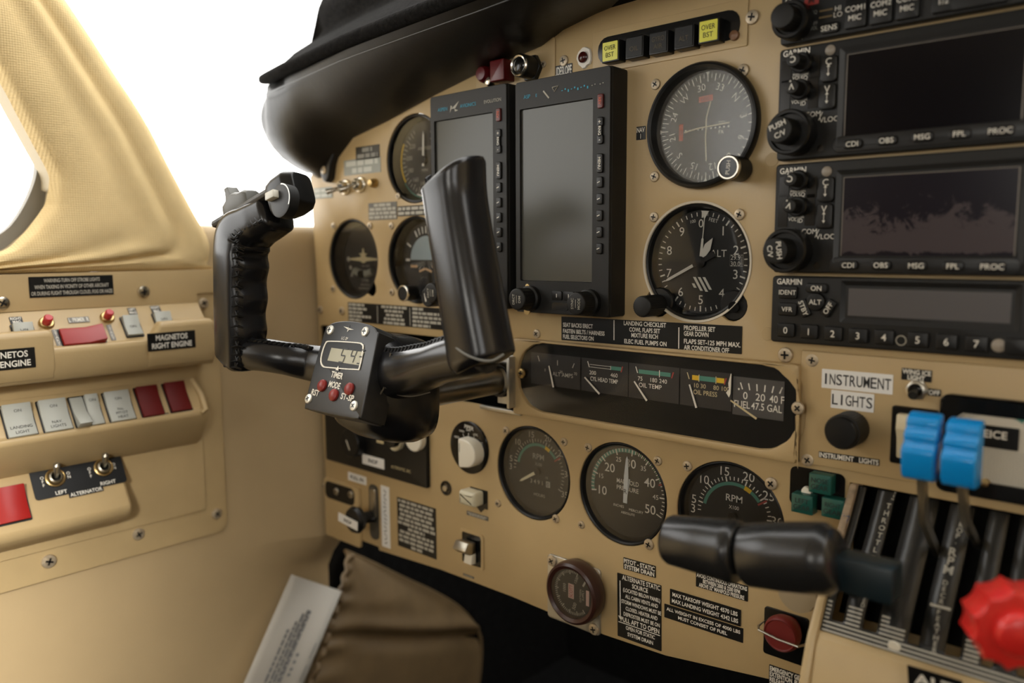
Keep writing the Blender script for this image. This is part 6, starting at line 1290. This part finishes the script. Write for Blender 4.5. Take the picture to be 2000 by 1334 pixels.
for i in range(len(zs_)-1):
    for j in range(len(xs_)-1):
        xc = (xs_[j]+xs_[j+1])/2; inslot = any(s_[0] < xc < s_[1] and zs_[i] >= ZB[k]-.001 for k, s_ in enumerate(SL))
        if not inslot: n0 = i*len(xs_)+j; b.f.append((n0, n0+1, n0+len(xs_)+1, n0+len(xs_))); b.mi.append(0)
qp('faceplate', b, QB, solid=.0022, smooth=60)
b = MB(); b.rings([[(x, qy(z)+.030, z) for z in (-.1712, -.15, -.12, -.0985)] for x in (XL, XR)], (False, False), closed=False); qp('slot_backing', b, DARK)
def qtext(b, s, p0, p1, cap, bold=.012):   # letters stacked down the curve, upright as seen from the seat
    n = len(s)
    for i, ch in enumerate(s):
        if ch == ' ': continue
        f = i/(n-1); q = qpick(p0[0]+(p1[0]-p0[0])*f, p0[1]+(p1[1]-p0[1])*f); z = q.z; dz = .002; ty = Vector((0, qy(z+dz)-qy(z-dz), 2*dz)).normalized()
        F = Fr((q.x, qy(z)-.0004, z), (1, 0, 0), ty); b.text(ch, 0, 0, cap, .0002, bold=bold, M=F.M)
b = MB(); qtext(b, 'OPEN', (1752, 957), (1744, 975), .0014); qtext(b, 'THROTTLE', (1736, 988), (1706, 1088), .0031); qtext(b, 'CLOSED', (1697, 1142), (1686, 1182), .0022); qp('throttle_lettering', b, DIM); b = MB()
qtext(b, 'INCR PROP.', (1898, 962), (1868, 1057), .0028); qtext(b, 'RPM', (1862, 1078), (1853, 1113), .0046, .03); qtext(b, 'DECR', (1847, 1138), (1840, 1175), .0026); qtext(b, 'FEATHER', (1834, 1195), (1826, 1270), .0026)
def qbar(b, x0, x1, z, h): b.add([(x0, qy(z-h/2)-.0004, z-h/2), (x1, qy(z-h/2)-.0004, z-h/2), (x1, qy(z+h/2)-.0004, z+h/2), (x0, qy(z+h/2)-.0004, z+h/2)], [(0, 1, 2, 3)])
qbar(b, SL[2][1]+.0012, SL[3][0]-.0008, qpick(1838, 1185).z, .0012)
qp('propeller_lettering', b, DIM)
b = MB()
for i in range(8):
    z = -.1702+.0020*i; edges = [XL+.001]+[v for k, s_ in enumerate(SL[:2]) if z > ZB[k]-.003 for v in s_]+[0]
    edges = [XL+.001]; 
    for k in (0, 1):
        if z > ZB[k]-.0012: edges += [SL[k][0]-.0012, SL[k][1]+.0012]
    edges += [SL[2][0]-.0016 if i > 2 else XR]
    if i > 5: edges[-1] = SL[1][1]+.0055
    for a_, c_ in zip(edges[::2], edges[1::2]): qbar(b, a_, c_, z, .0009)
    if i > 2: qbar(b, SL[3][1]+.0016, SL[4][0]-.001, z, .0009)
qp('stripes', b, DIM)
q = qpick(1747, 1262); b = MB(); b.lathe([(.0034, 0), (.0030, .0012), (.0001, .0016)], 20, M=Fr((q.x, q.y, q.z), (1, 0, 0), (0, -.2, 1)).M); qp('rivet', b, IVORY)
# left rail, scraped to blue and bare primer along its upper end
def railring(x0, x1, z, d, dn): y = qy(z); return [(x0, y+.010, z), (x0, y-d, z+dn), (x1, y-d, z+dn), (x1, y+.010, z)]
b = MB(); b.rings([railring(.3436, .3482, z, .0040, 0) for z in [-.0978-.0042*k for k in range(12)]]); rl = qp('side_rail', b, BARE, bevel=.0012)
b = MB(); b.rings([railring(.3434-.0010*max(0, min(1, (-.150-z)/.03)), .3482, z, .0040, 0) for z in [-.1441-.006*k for k in range(26)]]); qp('side_rail', b, BE2, bevel=.0016)
b = MB(); R_ = []
for x in (.3470, .3476, .350, .38, .42, .47): R_.append([(x, -.02, -.1714), (x, qy(-.1714)-.0002, -.1714), (x, -.0575 if x > .3477 else -.055, -.1735), (x, -.0610 if x > .3477 else -.058, -.1790), (x, -.0690, -.21), (x, -.0720, -.30), (x, -.02, -.30)])
b.rings(R_); qp('housing', b, BE2, bevel=.002, seg=3)
b = MB(); b.rings([[(x, .0, -.11), (x, -.030, -.15), (x, -.045, -.18), (x, -.058, -.30), (x, .0, -.30)] for x in (.3445, .3470)]); qp('side_panel', b, BEI)
placard(Fr((.40, -.0660, -.19), (1, 0, 0), (0, -.26, 1)), (1772, 1298), (1880, 1330), ['ALT', 'AIR'], 'black ALT AIR placard at the foot of the power quadrant', 0, pad=.003, capk=.66, bold=.03, bl=(1770, 1365))
# throttle levers: two fluted black grips on one axis, pointing to the pilot
TY = -.112
def tpt(px, py): x, z = PAN.pick(px, py, -TY); return Vector((x, TY, z))
def lever_grip(name, label, p0, p1, prof, slot, arm_px, arm_to):
    a, c = tpt(*p0), tpt(*p1); t = thing(name, label, 'lever', WLD, (SL[slot][0]+SL[slot][1])/2, qy(-.15)+.004, -.155, 'throttle levers')
    ax = (c-a).normalized(); u_ = Vector((0, -1, 0)); u_ = (u_-ax*u_.dot(ax)).normalized(); v_ = ax.cross(u_); L = (c-a).length
    b = MB(); b.rings([[tuple(a+ax*(L*f)+u_*(r*math.cos(2*PI*k/40)*.95)+v_*(r*math.sin(2*PI*k/40))) for k in range(40)] for f, r in prof])
    b.v = [t.matrix_world.inverted() @ q for q in b.v]; b.build('grip', mat('grip_black', (.014, .014, .014), .27), t, smooth=70); return t, c
def arm(b, xm, px, ty=None, z0=None):
    q = qpick(*px); z0 = (za+zb)/2 if z0 is None else z0; ty = TY+.004 if ty is None else ty
    b.rings([[(xm-.0022, y0, z_-.006), (xm+.0022, y0, z_-.006), (xm+.0022, y0+.004, z_+.006), (xm-.0022, y0+.004, z_+.006)] for y0, z_ in ((ty, z0), (q.y+.006, q.z), (q.y+.022, q.z-.010))])
za, zb = tpt(1690, 1092).z, tpt(1690, 1170).z
t1, e1 = lever_grip('throttle_lever', 'rear half of the black throttle grip pair, next to the lever quadrant', (1456, 1083), (1636, 1092), [(.0, .010), (.006, .0138), (.02, .0155), (.05, .0164), (.4, .0174), (.80, .0178), (.90, .0176), (.97, .0150), (1.0, .0142), (1.0, .002)], 1, None, None)
b = MB(); x0, x1 = tpt(1628, 1100).x, tpt(1742, 1130).x
za, zb = tpt(1690, 1092).z, tpt(1690, 1170).z
b.box((x0+x1)/2+.001, TY+.006, (za+zb)/2-.0005, x1-x0, .016, abs(zb-za)*.88); b.v = [t1.matrix_world.inverted() @ q for q in b.v]; b.build('bracket', TEAL, t1, bevel=.001)
b = MB(); xm = (SL[1][0]+SL[1][1])/2; arm(b, xm, (1716, 1150)); b.v = [t1.matrix_world.inverted() @ q for q in b.v]; b.build('arm', TEAL, t1, bevel=.001)
t2, e2 = lever_grip('throttle_lever', 'front half of the black throttle grip pair, its rounded end nearest the gauges', (1303, 1052), (1452, 1080), [(0, .003), (.004, .0095), (.03, .0128), (.08, .0140), (.5, .0155), (.80, .0166), (.86, .0172), (.93, .0165), (.97, .0148), (.99, .010)], 0, None, None)
b = MB(); xm = (SL[0][0]+SL[0][1])/2; arm(b, xm, (1662, 1150)); b.v = [t2.matrix_world.inverted() @ q for q in b.v]; b.build('arm', TEAL, t2, bevel=.001)
# propeller levers: blue ribbed knobs
def prop(label, tl, tr, bl, br, slot, foot):
    YB = -.060; P = lambda p: PAN.pick(*p, -YB)
    A, B_, C_, D_ = P(tl), P(tr), P(bl), P(br); w_ = ((B_[0]-A[0])+(D_[0]-C_[0]))/2; cx_ = (A[0]+B_[0]+C_[0]+D_[0])/4; zt = (A[1]+B_[1])/2; zb_ = (C_[1]+D_[1])/2; H = zt-zb_
    t = thing('propeller_lever', label, 'lever', WLD, (SL[slot][0]+SL[slot][1])/2, qy(-.15)+.004, -.15, 'propeller levers'); iv = t.matrix_world.inverted()
    prof = [(0, 1.0), (-.0045, .985), (-.0085, .94), (-.0100, .86), (-.0092, .79), (-.0120, .735), (-.0135, .66), (-.0122, .585), (-.0150, .53), (-.0165, .46), (-.0160, .34), (-.0145, .10), (-.0125, .02), (-.010, 0), (0, 0)]
    b = MB(); b.rings([[(xx, YB+.004+dy, zb_+H*k) for dy, k in prof] for xx in (cx_-w_/2, cx_+w_/2)]); b.v = [iv @ q for q in b.v]; b.build('knob', BLUE, t, bevel=.0016, seg=3)
    q = qpick(*foot); xs = (SL[slot][0]+SL[slot][1])/2
    b = MB(); b.rings([[(cx_-.0016, YB-.005, zb_+.003), (cx_+.0016, YB-.005, zb_+.003), (cx_+.0016, YB+.003, zb_+.003), (cx_-.0016, YB+.003, zb_+.003)], [(xs-.0016, (YB+q.y)/2-.004, (zb_+q.z)/2), (xs+.0016, (YB+q.y)/2-.004, (zb_+q.z)/2), (xs+.0016, (YB+q.y)/2+.004, (zb_+q.z)/2), (xs-.0016, (YB+q.y)/2+.004, (zb_+q.z)/2)], [(xs-.0016, q.y+.010, q.z), (xs+.0016, q.y+.010, q.z), (xs+.0016, q.y+.018, q.z), (xs-.0016, q.y+.018, q.z)]]); b.v = [iv @ q_ for q_ in b.v]; b.build('stem', STL, t)
prop('blue ribbed propeller lever nearer the pilot, left of the pair', (1786, 803), (1849, 812), (1760, 925), (1826, 937), 2, (1826, 1100))
prop('blue ribbed propeller lever on the right of the pair, in front of the DEICE dial', (1864, 815), (1930, 825), (1835, 938), (1905, 951), 3, (1893, 1080))
# mixture lever: red fluted knob cut by the frame
YB = -.108; kc = PAN.pick(1978, 1222, -YB)
t = thing('mixture_lever', 'red star shaped mixture lever knob at the right edge', 'lever', WLD, (SL[4][0]+SL[4][1])/2, qy(-.15)+.004, -.15); iv = t.matrix_world.inverted()
R0 = .0180; n_ = 132; st = [(R0*(1.02-.12*abs(math.sin(5.5*2*PI*i/n_))**.8)*math.cos(2*PI*i/n_), R0*(1.02-.12*abs(math.sin(5.5*2*PI*i/n_))**.8)*math.sin(2*PI*i/n_)) for i in range(n_)]
F = Fr((kc[0], YB, kc[1]), (.86, .5, .0), (.05, 0, 1)); b = MB(F.M); b.prism(st, -.011, .006, .0014, bevb=.001); b.lathe([(.010, .0055), (.0095, .010), (.008, .0115), (.0001, .0118)], 32); b.v = [iv @ q for q in b.v]; b.build('knob', REDK, t, smooth=50)
b = MB(); xs = (SL[4][0]+SL[4][1])/2; q = qpick(2000, 1215); b.tube([(kc[0]+.004, YB+.006, kc[1]), (xs, q.y+.006, q.z), (xs, q.y+.020, q.z-.012)], .0035, 10); b.v = [iv @ q for q in b.v]; b.build('arm', STL, t)
